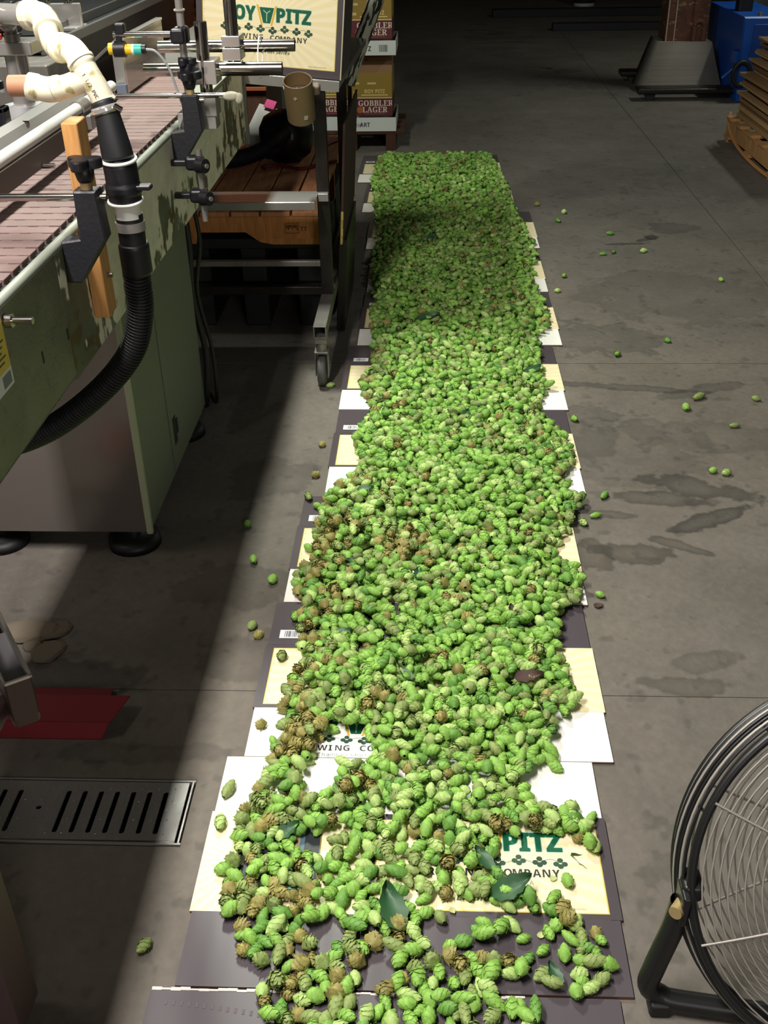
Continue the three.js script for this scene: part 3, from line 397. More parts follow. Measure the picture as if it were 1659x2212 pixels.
// uv for the peel plate: u = distance back along the conveyor, v = height
const peelUV = (g) => { const h = g.index ? g.toNonIndexed() : g, p = h.attributes.position, uv = new Float32Array(p.count * 2); for (let i = 0; i < p.count; i++) { uv[2 * i] = -p.getZ(i); uv[2 * i + 1] = p.getY(i); } h.setAttribute('uv', new THREE.BufferAttribute(uv, 2)); return h; };
{
  const t = thing('conveyor', 'long bottling conveyor with pinkish brown slat belt and peeling olive side frame', 'conveyor', [-0.70, 0, -2.2]);
  pin(t, 'side_frame', uvBox(span(-0.567, -0.560, 0.728, 0.926, -0.6, -1.508, 0.001)), M.olive, t, 'plain olive side plate');
  pin(t, 'side_frame', peelUV(span(-0.568, -0.561, 0.717, 0.926, -1.512, -3.30, 0.001)), M.peel, 'side plate with pale paint flaking off');
  pinM(t, 'frame_flange', [span(-0.62, -0.567, 0.717, 0.722, -0.6, -3.30, 0.001), span(-0.62, -0.569, 0.90, 0.905, -0.6, -3.30, 0.001)], M.olive);
  pin(t, 'side_frame', uvBox(span(-0.840, -0.833, 0.72, 0.926, -0.6, -3.30, 0.001)), M.olive);
  pin(t, 'top_lip', zAxis(-0.568, 0.925, -0.6, -3.0, 0.0085), M.greyGreen); pin(t, 'top_lip', zAxis(-0.829, 0.931, -0.6, -3.30, 0.0105), M.greyGreen);
  pin(t, 'lip_sleeve', zAxis(-0.568, 0.925, -1.93, -1.94, 0.0100), M.white);
  pin(t, 'top_ledge', span(-0.605, -0.552, 0.934, 0.941, -2.72, -3.30, 0.002), M.greyGreen);
  pin(t, 'end_plate', uvBox(span(-0.85, -0.552, 0.70, 0.926, -3.302, -3.314, 0.002)), M.dullSteel);
  pin(t, 'belt_bed', span(-0.80, -0.60, 0.88, 0.905, -0.6, -3.30, 0.002), M.blackMatte);
  const sg = merge([bx(0.196, 0.011, 0.0318, 0, 0, 0, 0.0015), ...[-0.07, -0.035, 0, 0.035, 0.07].map((x) => bx(0.018, 0.0095, 0.006, x, -0.0005, 0.0172, 0.001))]);
  for (let k = 0; k < 70; k++) { const m = part('belt_slat', sg, k % 3 === 1 ? M.slat2 : M.slat, t); m.position.set(-0.699 + 0.70, 0.9145, -0.62 - k * 0.0381 + 2.2); m.rotation.z = 0.003 * Math.sin(k * 2.3); }
  const tabs = []; for (let k = 0; k < 70; k++) tabs.push(bx(0.010, 0.010, 0.020, -0.5905, 0.912, -0.62 - k * 0.0381, 0.001)); pinM(t, 'chain_tab', tabs, M.blackMatte).userData.kind = 'stuff';
  for (const z of [-0.872]) for (const x of [-0.602, -0.80]) pin(t, 'leg', uvBox(span(x - 0.042, x + 0.042, 0.02, 0.722, z - 0.035, z + 0.035, 0.004)), std(0x5a4644, 0.6));
  for (const z of [-0.872]) for (const x of [-0.602, -0.80]) pin(t, 'levelling_foot', lathe([[0.0, 0.02], [0.02, 0.02], [0.032, 0.008], [0.032, 0], [0, 0]], 20).translate(x, 0, z), M.rubber);
  // bolt standing out of the near side plate, slot marks and the sticker
  pinM(t, 'bolt', [rod([-0.560, 0.905, -1.285], [-0.549, 0.905, -1.285], 0.010, 0.010, 6), rod([-0.549, 0.905, -1.285], [-0.522, 0.905, -1.285], 0.0052, 0.0052, 10)], M.chrome);
  for (const [y, z] of [[0.80, -1.385], [0.79, -1.50]]) pin(t, 'slot', span(-0.5602, -0.5594, y, y + 0.018, z, z - 0.006, 0.0003), M.blackMatte);
  pin(t, 'warning_sticker', new THREE.PlaneGeometry(0.06, 0.10).rotateY(Math.PI / 2).translate(-0.5593, 0.872, -1.243), new THREE.MeshStandardMaterial({ roughness: 0.5, map: canvasTex(120, 200, (g, w, h) => { g.fillStyle = '#d8bd4a'; g.fillRect(0, 0, w, h); g.fillStyle = '#4a431f'; for (let y = 12; y < 130; y += 14) g.fillRect(10, y, 70 + 30 * rnd(), 6); g.fillStyle = '#d9dcdf'; g.fillRect(0, 150, w, 50); g.fillStyle = '#6c7076'; g.fillRect(50, 158, 60, 34); }) }), 'yellow printed sticker');
  // narrow open pocket fixed to the near leg, white inside
  const pocket = (g) => g.rotateX(0).applyMatrix4(new THREE.Matrix4().makeRotationY(2.16)).translate(-0.549, 0, -1.096), PL = 0.21, PW = 0.038;
  const Q = (x0, x1, y0, y1, z0, z1, r = 0.0008) => span(x0, x1, y0, y1, -z0, -z1, r);
  pinM(t, 'side_pocket', [Q(0, PL, 0.39, 0.455, 0, 0.003), Q(0, PL, 0.39, 0.455, PW, PW - 0.003), Q(0, 0.003, 0.39, 0.455, 0, PW), Q(PL - 0.003, PL, 0.39, 0.455, 0, PW), Q(0.001, PL, 0.372, 0.42, 0.0, PW, 0.006)].map(pocket), std(0x54403c, 0.6));
  pinM(t, 'pocket_lining', [Q(0.003, PL - 0.003, 0.425, 0.4545, 0.003, 0.0042, 0.0004), Q(0.003, PL - 0.003, 0.425, 0.4545, PW - 0.0042, PW - 0.003, 0.0004), Q(0.003, 0.0042, 0.425, 0.4545, 0.003, PW - 0.003, 0.0004), Q(0.003, PL - 0.06, 0.432, 0.436, 0.003, PW - 0.003, 0.0004)].map(pocket), std(0xd8d6dc, 0.4));
  pinM(t, 'pocket_rim', [Q(-0.001, PL, 0.4545, 0.459, -0.001, 0.0035), Q(-0.001, 0.0035, 0.4545, 0.459, -0.001, PW), Q(-0.001, PL, 0.4545, 0.459, PW - 0.003, PW)].map(pocket), std(0xd9cfc2, 0.5));
  pin(t, 'pocket_arm', span(-0.645, -0.60, 0.375, 0.40, -0.90, -1.12, 0.003), std(0x54403c, 0.6));
}
{ // stainless cabinet that carries the conveyor
  const t = thing('steel_cabinet', 'stainless cabinet with a grey green side standing under the conveyor', 'cabinet', [-0.88, 0, -2.42]);
  pin(t, 'body', uvBox(span(-1.10, -0.662, 0.062, 0.716, -2.082, -2.79, 0.004)), std(0x6f7468, 0.6, 0, { bumpMap: grain, bumpScale: 0.0008 }));
  pin(t, 'front_panel', uvBox(span(-1.098, -0.668, 0.066, 0.714, -2.075, -2.082, 0.002)), M.stainless, 'brushed stainless front');
  pin(t, 'corner_highlight', uvBox(span(-0.670, -0.655, 0.062, 0.716, -2.072, -2.086, 0.003)), std(0x9fa48a, 0.4));  // pale colour here stands for the edge highlight on the corner
  pin(t, 'access_slot', merge([span(-0.6622, -0.6608, 0.13, 0.205, -2.40, -2.43, 0.0005), span(-0.6622, -0.6596, 0.15, 0.19, -2.43, -2.445, 0.0005)]), M.blackMatte);
  for (const z of [-2.13, -2.72]) for (const x of [-0.72, -1.05]) { const f = pin(t, 'foot', lathe([[0, 0.062], [0.014, 0.062], [0.016, 0.03], [0.05, 0.026], [0.062, 0.016], [0.064, 0], [0, 0]], 24).translate(x, 0, z), M.rubber); f.userData.label = 'round black levelling foot'; }
  pin(t, 'seam', span(-0.6618, -0.6605, 0.07, 0.71, -2.36, -2.363, 0.0003), std(0x55594f, 0.6));
}
{ // two black cables hang down the far edge of the cabinet
  const a = [[-0.672, 0.71, -2.81], [-0.660, 0.55, -2.806], [-0.668, 0.40, -2.806], [-0.648, 0.22, -2.806], [-0.662, 0.06, -2.806], [-0.70, 0.012, -2.95]];
  single('cable', tube(a, 0.009, 50), M.rubber, 'black cable hanging in a loose curve behind the cabinet edge', 'cable');
  single('cable', tube(a.map(([x, y, z], i) => [x + 0.018 + 0.009 * Math.sin(i * 2), y, z - 0.02]), 0.006, 50), M.rubber, 'thinner black cable hanging beside a thicker one behind the cabinet', 'cable');
}
// ---- brackets with star knobs that hold the guide rods
const starGeo = (r, h) => { const s = new THREE.Shape(), n = 72; for (let i = 0; i <= n; i++) { const a = (i / n) * 6.2832, q = r * (0.72 + 0.28 * Math.cos(3 * a)); i ? s.lineTo(q * Math.cos(a), q * Math.sin(a)) : s.moveTo(q, 0); } return new THREE.ExtrudeGeometry(s, { depth: h - 0.006, bevelEnabled: true, bevelThickness: 0.003, bevelSize: 0.003, bevelSegments: 2 }).rotateX(-Math.PI / 2); };
function knob(t, x, y, z, turn = 0.4, r = 0.026) {                      // hub, three lobes and a brass collar, axis up
  const k = pin(t, 'star_knob', merge([starGeo(r, 0.016).rotateY(turn).translate(x, y + 0.022, z), lathe([[0, 0.024], [0.017, 0.024], [0.012, 0.004], [0.010, 0], [0, 0]], 18).translate(x, y, z)]), M.black);
  pin(t, 'collar', yAxis(x, y - 0.010, y + 0.001, z, 0.009), M.brass); return k;
}
function bracket(z, label) {
  const t = thing('guide_bracket', label, 'bracket', [-0.525, 0.93, z]);
  pin(t, 'bracket_plate', prism([[-0.529, 1.006], [-0.495, 1.006], [-0.490, 0.934], [-0.538, 0.866], [-0.5605, 0.866], [-0.5605, 0.930], [-0.531, 0.934]], 0.034, 0.0025).translate(0, 0, z - 0.034), M.bracket);
  pin(t, 'mounting_block', span(-0.5605, -0.538, 0.868, 0.925, z - 0.05, z - 0.03, 0.002), M.black);
  pin(t, 'set_screw', rod([-0.494, 0.993, z - 0.017], [-0.484, 0.993, z - 0.017], 0.0055), M.chrome);
  knob(t, -0.512, 1.016, z - 0.017);
  return t;
}
bracket(-1.545, 'black bracket with a star knob beside the wooden strip');
const br2 = bracket(-2.33, 'black bracket whose rod ends in a white taped lump');
{ const t = br2;                                                        // its rod, taped end and the lower post with two clamps
  pin(t, 'guide_rod', xAxis(-0.705, -0.425, 1.003, -2.347, 0.0055), M.chrome); pin(t, 'taped_end', merge([new THREE.SphereGeometry(0.0125, 12, 8).scale(1.5, 0.8, 0.9).translate(-0.425, 1.001, -2.347), new THREE.SphereGeometry(0.010, 12, 8).scale(0.9, 1.2, 1).translate(-0.408, 0.996, -2.347), new THREE.SphereGeometry(0.007, 10, 8).scale(1.6, 0.8, 0.8).translate(-0.446, 1.002, -2.347)]), M.plasterTape, 'lump of white tape');
  pin(t, 'lower_post', yAxis(-0.500, 0.745, 0.90, -2.31, 0.0065), M.dullSteel);
  for (const [y, dx] of [[0.872, 0], [0.802, 0.002]]) { pin(t, 'clamp', merge([bx(0.040, 0.030, 0.034, -0.510 + dx, y, -2.31, 0.008), rod([-0.500 + dx, y - 0.002, -2.295], [-0.482 + dx, y - 0.002, -2.285], 0.017, 0.015)]), M.black); pin(t, 'clamp_screw', rod([-0.481 + dx, y - 0.002, -2.285], [-0.478 + dx, y - 0.002, -2.283], 0.005), M.dullSteel); pin(t, 'clamp_lug', bx(0.05, 0.012, 0.02, -0.54, y, -2.31, 0.003), M.black); }
}
tag(single('guide_rod', xAxis(-0.73, -0.530, 0.994, -1.562, 0.0055), M.chrome), 'polished rod crossing the belt beside the wooden strip', 'rod');
{ // white guide rail along the belt with its dark wear strip
  const t = thing('guide_rail', 'round white guide rail running along the belt', 'rail', [-0.72, 1.0, -1.9]);
  pin(t, 'rail_tube', zAxis(-0.722, 1.0, -1.0, -2.49, 0.0125, 20), M.railWhite); pin(t, 'wear_strip', span(-0.722, -0.708, 0.950, 0.992, -1.0, -2.47, 0.003), std(0x5b5149, 0.6));
  pin(t, 'rail_web', span(-0.719, -0.712, 0.985, 0.996, -1.0, -2.47, 0.001), M.greyRail); pin(t, 'clamp_sleeve', merge([zAxis(-0.722, 1.0, -2.22, -2.27, 0.016), bx(0.03, 0.03, 0.04, -0.712, 0.972, -2.245, 0.003)]), M.dullSteel); pin(t, 'rod_end', xAxis(-0.71, -0.685, 0.955, -1.93, 0.005), M.chrome);
  pin(t, 'end_coupling', merge([xAxis(-0.735, -0.690, 1.003, -2.347, 0.011), zAxis(-0.722, 1.002, -2.33, -2.365, 0.016)]), M.dullSteel);
}
{ const t = thing('side_rail', 'broad grey half round rail behind the white guide rail', 'rail', [-0.80, 0.97, -1.9]);
  pin(t, 'rail_face', prism([[-0.825, 0.930], [-0.800, 0.930], [-0.788, 0.945], [-0.785, 0.975], [-0.795, 0.995], [-0.812, 1.003], [-0.825, 0.998]], 1.62, 0.002).translate(0, 0, -2.62), M.greyRail);
  pin(t, 'stand_off', merge([span(-0.832, -0.81, 0.91, 0.94, -1.3, -1.34, 0.002), span(-0.832, -0.81, 0.91, 0.94, -2.4, -2.44, 0.002)]), M.black);
  pin(t, 'guide_rod', xAxis(-0.90, -0.79, 0.992, -2.12, 0.006), M.chrome);
  knob(t, -0.842, 1.040, -2.09, 0.9, 0.027); pinM(t, 'knob_bracket', [span(-0.868, -0.818, 1.018, 1.030, -2.075, -2.11, 0.003), span(-0.868, -0.856, 0.94, 1.03, -2.075, -2.11, 0.003), span(-0.830, -0.818, 0.96, 1.03, -2.075, -2.11, 0.003), span(-0.868, -0.818, 0.940, 0.955, -2.075, -2.11, 0.003)], M.black);
}
{ // stainless box guide on the far part of the belt
  const t = thing('guide_wall', 'stainless side wall standing on the far part of the belt', 'guide', [-0.78, 0.92, -3.2]);
  pin(t, 'wall_plate', uvBox(span(-0.790, -0.782, 0.925, 1.052, -2.84, -3.30, 0.002)), M.stainless); pin(t, 'end_return', uvBox(span(-0.805, -0.778, 0.925, 1.045, -2.822, -2.84, 0.002)), M.steel);
  pin(t, 'top_edge', span(-0.793, -0.779, 1.050, 1.057, -2.83, -3.30, 0.002), M.steel); pin(t, 'sloped_cover', prism([[-0.86, 1.0], [-0.79, 1.052], [-0.795, 1.058], [-0.865, 1.006]], 0.46, 0.001).translate(0, 0, -3.30), M.dullSteel);
  pin(t, 'corner_shoe', span(-0.802, -0.775, 0.920, 0.955, -2.805, -2.825, 0.004), std(0x6a7486, 0.5));
}
{ // rod frame with photo sensor
  const t = thing('rod_frame', 'frame of thick polished rods joined with square clamps above the conveyor end', 'bracket', [-0.50, 0.93, -2.42]);
  pin(t, 'base_block', merge([span(-0.552, -0.468, 0.9275, 0.962, -2.375, -2.425, 0.002), span(-0.512, -0.464, 0.955, 0.995, -2.372, -2.428, 0.002)]), M.steel);
  pin(t, 'upright_rod', yAxis(-0.487, 0.95, 1.141, -2.40, 0.0138, 24), M.chrome); pin(t, 'upright_rod', yAxis(-0.430, 1.045, 1.19, -2.452, 0.0138, 24), M.chrome);
  pin(t, 'cross_rod', xAxis(-0.60, -0.298, 1.083, -2.478, 0.0130, 24), M.chrome); pin(t, 'cross_rod', xAxis(-0.625, -0.322, 1.043, -2.428, 0.0142, 24), M.chrome);
  pinM(t, 'clamp_block', [span(-0.518, -0.490, 1.018, 1.066, -2.385, -2.45, 0.002), span(-0.486, -0.460, 1.018, 1.066, -2.385, -2.45, 0.002)], M.steel); pinM(t, 'clamp_block', [span(-0.452, -0.412, 1.086, 1.108, -2.435, -2.50, 0.002), span(-0.452, -0.412, 1.058, 1.084, -2.435, -2.50, 0.002)], M.steel);
  pin(t, 'zip_tie', new THREE.TorusGeometry(0.044, 0.0022, 6, 40).scale(0.45, 1, 0.7).rotateY(1.45).rotateX(-0.55).translate(-0.372, 1.063, -2.453), M.zip);
  pin(t, 'thin_post', yAxis(-0.525, 0.93, 1.188, -2.385, 0.0078), M.steel); pin(t, 'string_tie', new THREE.TorusGeometry(0.0095, 0.0028, 6, 16).rotateX(Math.PI / 2).translate(-0.525, 1.165, -2.385), M.plasterTape);
  pin(t, 'post_clamp', merge([bx(0.030, 0.034, 0.030, -0.525, 1.118, -2.385, 0.006), bx(0.03, 0.03, 0.03, -0.528, 1.118, -2.362, 0.006)]), M.black); pin(t, 'sensor_rod', xAxis(-0.665, -0.530, 1.122, -2.362, 0.0062), M.chrome);
  knob(t, -0.520, 1.040, -2.372, 0.2, 0.02); pin(t, 'rod_end_cap', bx(0.022, 0.022, 0.022, -0.650, 1.133, -2.366, 0.004), M.black);
  const s = pinM(t, 'photo_sensor', [xAxis(-0.678, -0.667, 1.095, -2.362, 0.0115), xAxis(-0.643, -0.629, 1.093, -2.362, 0.0105)], M.yellow, 'yellow sensor barrel'); 
  pinM(t, 'sensor_mount', [xAxis(-0.667, -0.643, 1.094, -2.362, 0.016), span(-0.660, -0.648, 1.095, 1.125, -2.356, -2.368, 0.002)], M.black); pin(t, 'sensor_band', xAxis(-0.629, -0.624, 1.093, -2.362, 0.0107), M.white); pin(t, 'sensor_tail', xAxis(-0.624, -0.608, 1.093, -2.362, 0.0105), M.teal); pin(t, 'sensor_gland', xAxis(-0.608, -0.600, 1.093, -2.362, 0.0095), M.black);
  pin(t, 'sensor_cable', tube([[-0.600, 1.093, -2.362], [-0.578, 1.088, -2.36], [-0.556, 1.058, -2.36], [-0.545, 1.02, -2.36], [-0.533, 0.97, -2.36], [-0.548, 0.935, -2.37]], 0.0028, 40, 8), M.cable);
}
{ // soft wood strip screwed to the conveyor side
  const t = thing('wooden_strip', 'upright pine strip screwed to the conveyor side behind the black hose', 'strip', [-0.547, 0.93, -1.66]); t.rotation.x = 0.03;
  part('strip', uvBox(bx(0.026, 0.315, 0.048, 0, 0, 0, 0.003)), M.wood, t); part('screw', rod([0.013, -0.09, 0.0], [0.022, -0.09, 0.0], 0.005, 0.005, 6), M.chrome, t);
}
// ---- white pipe fittings, black hose
{
  const t = thing('pipe_fitting_tree', 'white plastic pipe tree of elbows and a tee with a brown stub', 'pipe', [-0.55, 1.1, -1.7]);
  M.pvc = std(0xffffff, 0.4, 0, { map: tex(256, 256, (u, v) => { const g = smooth(0.62, 0.80, fbm(u * 8, v * 8, 4, 8)), s = 0.93 - 0.03 * fbm(u * 30, v * 30, 2, 30); return [s * (1 - 0.25 * g), s * (0.965 - 0.27 * g), s * (0.85 - 0.36 * g)]; }, true, 0.12) });
  const bell = (pts, r, ends) => sweep(curve(pts), 30, 22, (q) => { let k = r; for (const [a, b, d] of ends) if (q >= a && q <= b) k = r + d; return k; });
  pin(t, 'tee_body', bell([[-0.494, 1.108, -1.66], [-0.503, 1.130, -1.66], [-0.514, 1.152, -1.66], [-0.524, 1.172, -1.665]], 0.0178, [[0, 0.09, 0.0012], [0.86, 1, 0.002]]), M.pvc);
  pin(t, 'tee_branch', bell([[-0.511, 1.146, -1.66], [-0.53, 1.140, -1.662], [-0.552, 1.133, -1.665], [-0.570, 1.130, -1.667]], 0.0172, [[0.85, 1, 0.0015]]), M.pvc);
  pin(t, 'elbow', bell([[-0.566, 1.130, -1.667], [-0.582, 1.1285, -1.668], [-0.596, 1.131, -1.669], [-0.611, 1.1335, -1.67]], 0.0185, [[0.7, 1, 0.0014]]), M.pvc);
  pin(t, 'stub', xAxis(-0.640, -0.606, 1.134, -1.67, 0.0155, 22).translate(0, 0, 0), M.copper, 'brown plastic stub'); pin(t, 'stub_bore', xAxis(-0.6406, -0.6400, 1.134, -1.67, 0.0115, 18), M.blackMatte);
  pin(t, 'elbow', bell([[-0.521, 1.165, -1.663], [-0.531, 1.178, -1.670], [-0.545, 1.184, -1.685], [-0.566, 1.182, -1.705]], 0.0195, [[0, 0.12, 0.002], [0.82, 1, 0.0022]]), M.pvc);
  pin(t, 'street_elbow', bell([[-0.560, 1.181, -1.700], [-0.580, 1.176, -1.735], [-0.600, 1.181, -1.775], [-0.613, 1.200, -1.805]], 0.0165, []), M.pvc);
  pin(t, 'elbow', bell([[-0.610, 1.193, -1.80], [-0.622, 1.208, -1.825], [-0.640, 1.212, -1.85], [-0.664, 1.211, -1.87]], 0.0215, [[0, 0.14, 0.0018], [0.8, 1, 0.002]]), M.pvc);
  pin(t, 'metal_pipe', tube([[-0.655, 1.211, -1.865], [-0.72, 1.213, -1.885], [-0.80, 1.207, -1.99], [-0.862, 1.165, -2.29]], 0.0165, 30, 18), M.steel); pin(t, 'union_nut', rod([-0.672, 1.211, -1.875], [-0.684, 1.211, -1.89], 0.0195, 0.0195, 8), M.dullSteel);
  pin(t, 'print', new THREE.PlaneGeometry(0.046, 0.012).translate(0, 0, 0.0181).rotateZ(-1.13).translate(-0.508, 1.137, -1.66), new THREE.MeshStandardMaterial({ roughness: 0.5, transparent: true, alphaTest: 0.4, map: canvasTex(256, 64, (g, w, h) => { g.clearRect(0, 0, w, h); g.fillStyle = '#4a4640'; g.font = 'bold 40px monospace'; g.textBaseline = 'middle'; g.textAlign = 'center'; g.fillText('1 1/2 PVC', w / 2, h / 2); }) }));
}
{
  const t = thing('black_hose', 'ribbed black hose with clamps curving down under the conveyor', 'hose', [-0.5, 0.9, -1.65]);
  const c = (pts) => curve(pts);
  pin(t, 'cuff', sweep(c([[-0.497, 1.113, -1.658], [-0.494, 1.104, -1.656], [-0.489, 1.075, -1.652], [-0.483, 1.030, -1.648]]), 20, 24, (q) => 0.0190 + 0.0055 * smooth(0.1, 1, q)), M.rubber);
  pin(t, 'hose_clamp', sweep(c([[-0.4955, 1.106, -1.6565], [-0.4925, 1.095, -1.655]]), 3, 24, () => 0.0212), M.steel); pin(t, 'clamp_screw', rod([-0.477, 1.108, -1.645], [-0.466, 1.102, -1.645], 0.0045), M.chrome);
  pin(t, 'coupling', sweep(c([[-0.483, 1.032, -1.648], [-0.4815, 1.005, -1.648], [-0.481, 0.965, -1.648]]), 24, 26, (q) => q < 0.16 ? 0.0215 + 0.004 * q / 0.16 : q < 0.62 ? 0.0262 : q < 0.80 ? 0.0285 : 0.0262), M.black);
  pin(t, 'flange_tab', bx(0.034, 0.008, 0.02, -0.452, 0.988, -1.643, 0.003), M.black);
  for (const [y, x, r] of [[1.029, -0.4825, 0.0262], [0.966, -0.481, 0.0262]]) pin(t, 'zip_tie', new THREE.TorusGeometry(r, 0.0028, 6, 36).scale(1, 1, 1).rotateX(Math.PI / 2 + 0.12).translate(x, y, -1.648), M.zip);
  pin(t, 'white_sleeve', yAxis(-0.480, 0.938, 0.964, -1.65, 0.0205, 24), M.white); pin(t, 'black_sleeve', yAxis(-0.480, 0.880, 0.944, -1.652, 0.0215, 24), M.rubber); pin(t, 'hose_clamp', yAxis(-0.480, 0.918, 0.932, -1.651, 0.0235, 26), M.steel);
  pin(t, 'coupling', sweep(c([[-0.480, 0.898, -1.653], [-0.4805, 0.875, -1.655], [-0.481, 0.846, -1.658]]), 16, 26, (q) => q < 0.12 ? 0.0225 + 0.02 * q : 0.0248), M.black);
  const path = c([[-0.481, 0.860, -1.656], [-0.484, 0.83, -1.66], [-0.490, 0.775, -1.67], [-0.517, 0.698, -1.68], [-0.586, 0.620, -1.68], [-0.690, 0.545, -1.68], [-0.80, 0.500, -1.69], [-0.93, 0.48, -1.70]]), N = 700;
  pin(t, 'ribbed_hose', sweep(path, N, 18, (q) => 0.0212 + 0.0021 * Math.sin(q * 105 * 6.2832)), M.rubber);
}
//@@PART4
// ---------------------------------------------------------------- filler machine beyond the belt
{
  const t = thing('filling_machine', 'black filling machine with grey deck and polished column behind the conveyor', 'machine', [-1.35, 0, -3.6]);
  pin(t, 'body', uvBox(span(-1.75, -0.968, 0.0, 1.035, -2.81, -4.7, 0.006)), std(0x151419, 0.5, 0.2)); pin(t, 'front_panel', uvBox(span(-1.12, -0.90, 0.722, 1.03, -2.60, -2.805, 0.004)), M.dullSteel, 'dull steel front panel');
  pin(t, 'deck', span(-1.75, -0.955, 1.036, 1.050, -2.75, -4.7, 0.003), std(0x2e2e2f, 0.4, 0.4)); pin(t, 'deck_edge', span(-0.962, -0.950, 1.030, 1.056, -2.75, -4.7, 0.003), std(0x5c5b5a, 0.4, 0.4));
  pin(t, 'fence', uvBox(span(-1.00, -0.992, 1.05, 1.075, -3.0, -4.7, 0.002)), std(0x4a4a4a, 0.45, 0.4)); pin(t, 'clevis_plate', merge([span(-1.06, -0.955, 1.05, 1.115, -3.10, -3.115, 0.003), span(-1.06, -0.955, 1.05, 1.06, -3.05, -3.15, 0.003)]), M.steel);
  for (const x of [-1.045, -0.985]) pin(t, 'bolt', merge([yAxis(x, 1.05, 1.125, -3.108, 0.007, 12), yAxis(x, 1.12, 1.132, -3.108, 0.013, 6)]), M.chrome);
  pin(t, 'air_valve', merge([bx(0.05, 0.05, 0.06, -1.12, 1.08, -3.0, 0.008), rod([-1.16, 1.10, -2.98], [-1.04, 1.085, -2.98], 0.016), bx(0.03, 0.06, 0.03, -1.10, 1.105, -2.97, 0.006)]), M.black); pin(t, 'valve_nut', rod([-1.045, 1.088, -2.98], [-1.02, 1.085, -2.98], 0.012, 0.012, 6), M.steel);
  pin(t, 'hinge', bx(0.03, 0.012, 0.012, -0.93, 0.985, -2.595, 0.002), M.steel);
}
{
  const t = thing('filler_column', 'polished steel column under a square cap with a pipe valve on top', 'machine', [-0.87, 0.0, -2.34]);
  pin(t, 'column', yAxis(-0.872, 0.985, 1.095, -2.34, 0.0235, 28), M.steel); pin(t, 'cap_block', bx(0.125, 0.026, 0.085, -0.885, 1.105, -2.34, 0.003), M.steel); pin(t, 'base_sleeve', yAxis(-0.872, 0.90, 0.99, -2.34, 0.043, 28), std(0xd4d3d6, 0.3, 0.3)); pin(t, 'base', span(-0.94, -0.85, 0.717, 0.90, -2.28, -2.50, 0.004), M.darkSteel);
  pin(t, 'valve_body', merge([yAxis(-0.862, 1.118, 1.133, -2.31, 0.017, 8), yAxis(-0.862, 1.13, 1.150, -2.31, 0.013, 16), new THREE.SphereGeometry(0.019, 16, 10).translate(-0.862, 1.155, -2.30)]), M.dullSteel); pin(t, 'red_handle', bx(0.03, 0.012, 0.012, -0.895, 1.128, -2.30, 0.003), std(0xb8402c, 0.5));
  pin(t, 'bolt', yAxis(-0.905, 1.02, 1.04, -2.31, 0.008, 8), M.steel);
}
// ---------------------------------------------------------------- steel cart, carton with the printed face, things on and under it
const cartT = (() => {
  const t = thing('steel_cart', 'dark steel cart on casters with a bright cross shelf, beside the hops', 'cart', [-0.53, 0, -3.7]);
  const hollow = (w, len) => prism([[-w, -w], [w, -w], [w, w], [-w, w]], len, 0.0012, [[[-w + 0.0035, -w + 0.0035], [w - 0.0035, -w + 0.0035], [w - 0.0035, w - 0.0035], [-w + 0.0035, w - 0.0035]]]);
  for (const [x, z] of [[-0.338, -3.352], [-0.338, -4.22], [-0.895, -3.352], [-0.895, -4.22]]) pin(t, 'leg', uvBox(span(x - 0.019, x + 0.019, 0.205, x > -0.5 ? 0.858 : 0.885, z - 0.019, z + 0.019, 0.002)), M.darkSteel);
  for (const x of [-0.338, -0.895]) pin(t, 'base_tube', hollow(0.020, x > -0.5 ? 1.30 : 1.0).translate(x, 0.188, -4.34), M.dullSteel, 'open ended square tube');
  for (const [x, z] of [[-0.338, -3.07], [-0.895, -3.38], [-0.338, -4.28], [-0.895, -4.28]]) {
    const c = pinM(t, 'caster', [span(x - 0.020, x + 0.020, 0.145, 0.169, z - 0.02, z + 0.02, 0.003), yAxis(x, 0.120, 0.145, z, 0.017, 16), span(x - 0.022, x + 0.022, 0.112, 0.120, z - 0.022, z + 0.022, 0.002), span(x - 0.022, x - 0.0185, 0.035, 0.114, z - 0.014, z + 0.014, 0.001), span(x + 0.0185, x + 0.022, 0.035, 0.114, z - 0.014, z + 0.014, 0.001)], M.dullSteel);
    const w = part('wheel', lathe([[0, -0.013], [0.045, -0.013], [0.050, -0.008], [0.0505, 0], [0.050, 0.008], [0.045, 0.013], [0, 0.013]], 28).rotateZ(Math.PI / 2), std(0x54524f, 0.6), c); w.position.set(x - t.position.x, 0.0505, z - t.position.z);
  }
  pinM(t, 'cross_shelf', [uvBox(span(-0.895, -0.352, 0.538, 0.545, -3.215, -3.345, 0.002)), uvBox(span(-0.895, -0.352, 0.520, 0.544, -3.213, -3.218, 0.001)), span(-0.352, -0.319, 0.52, 0.545, -3.31, -3.345, 0.002)], M.steel, 'bright flat cross shelf');
  pin(t, 'cross_bar', uvBox(span(-0.895, -0.345, 0.300, 0.318, -3.34, -3.36, 0.002)), M.dullSteel); pin(t, 'cross_bar', uvBox(span(-0.895, -0.345, 0.205, 0.232, -3.335, -3.36, 0.002)), M.darkSteel);
  const top = pin(t, 'table_top', merge([uvBox(bx(0.64, 0.022, 0.95, -0.32, 0, -0.475, 0.002)), uvBox(bx(0.64, 0.03, 0.004, -0.32, -0.004, 0.002, 0.001))]).translate(-0.272, 0.862, -3.325).translate(0, 0, 0), M.steel);
  return t;
})();
{ // the table top leans down toward the hops, so the cartons on it lean too
  const top = cartT.children.find((c) => c.name === 'table_top'), o = [-0.272 + 0.53, 0.862, -3.325 + 3.7]; top.geometry.translate(-o[0], -o[1], -o[2]); top.position.set(...o); top.rotation.set(0, -0.03, -0.09, 'YXZ');
}
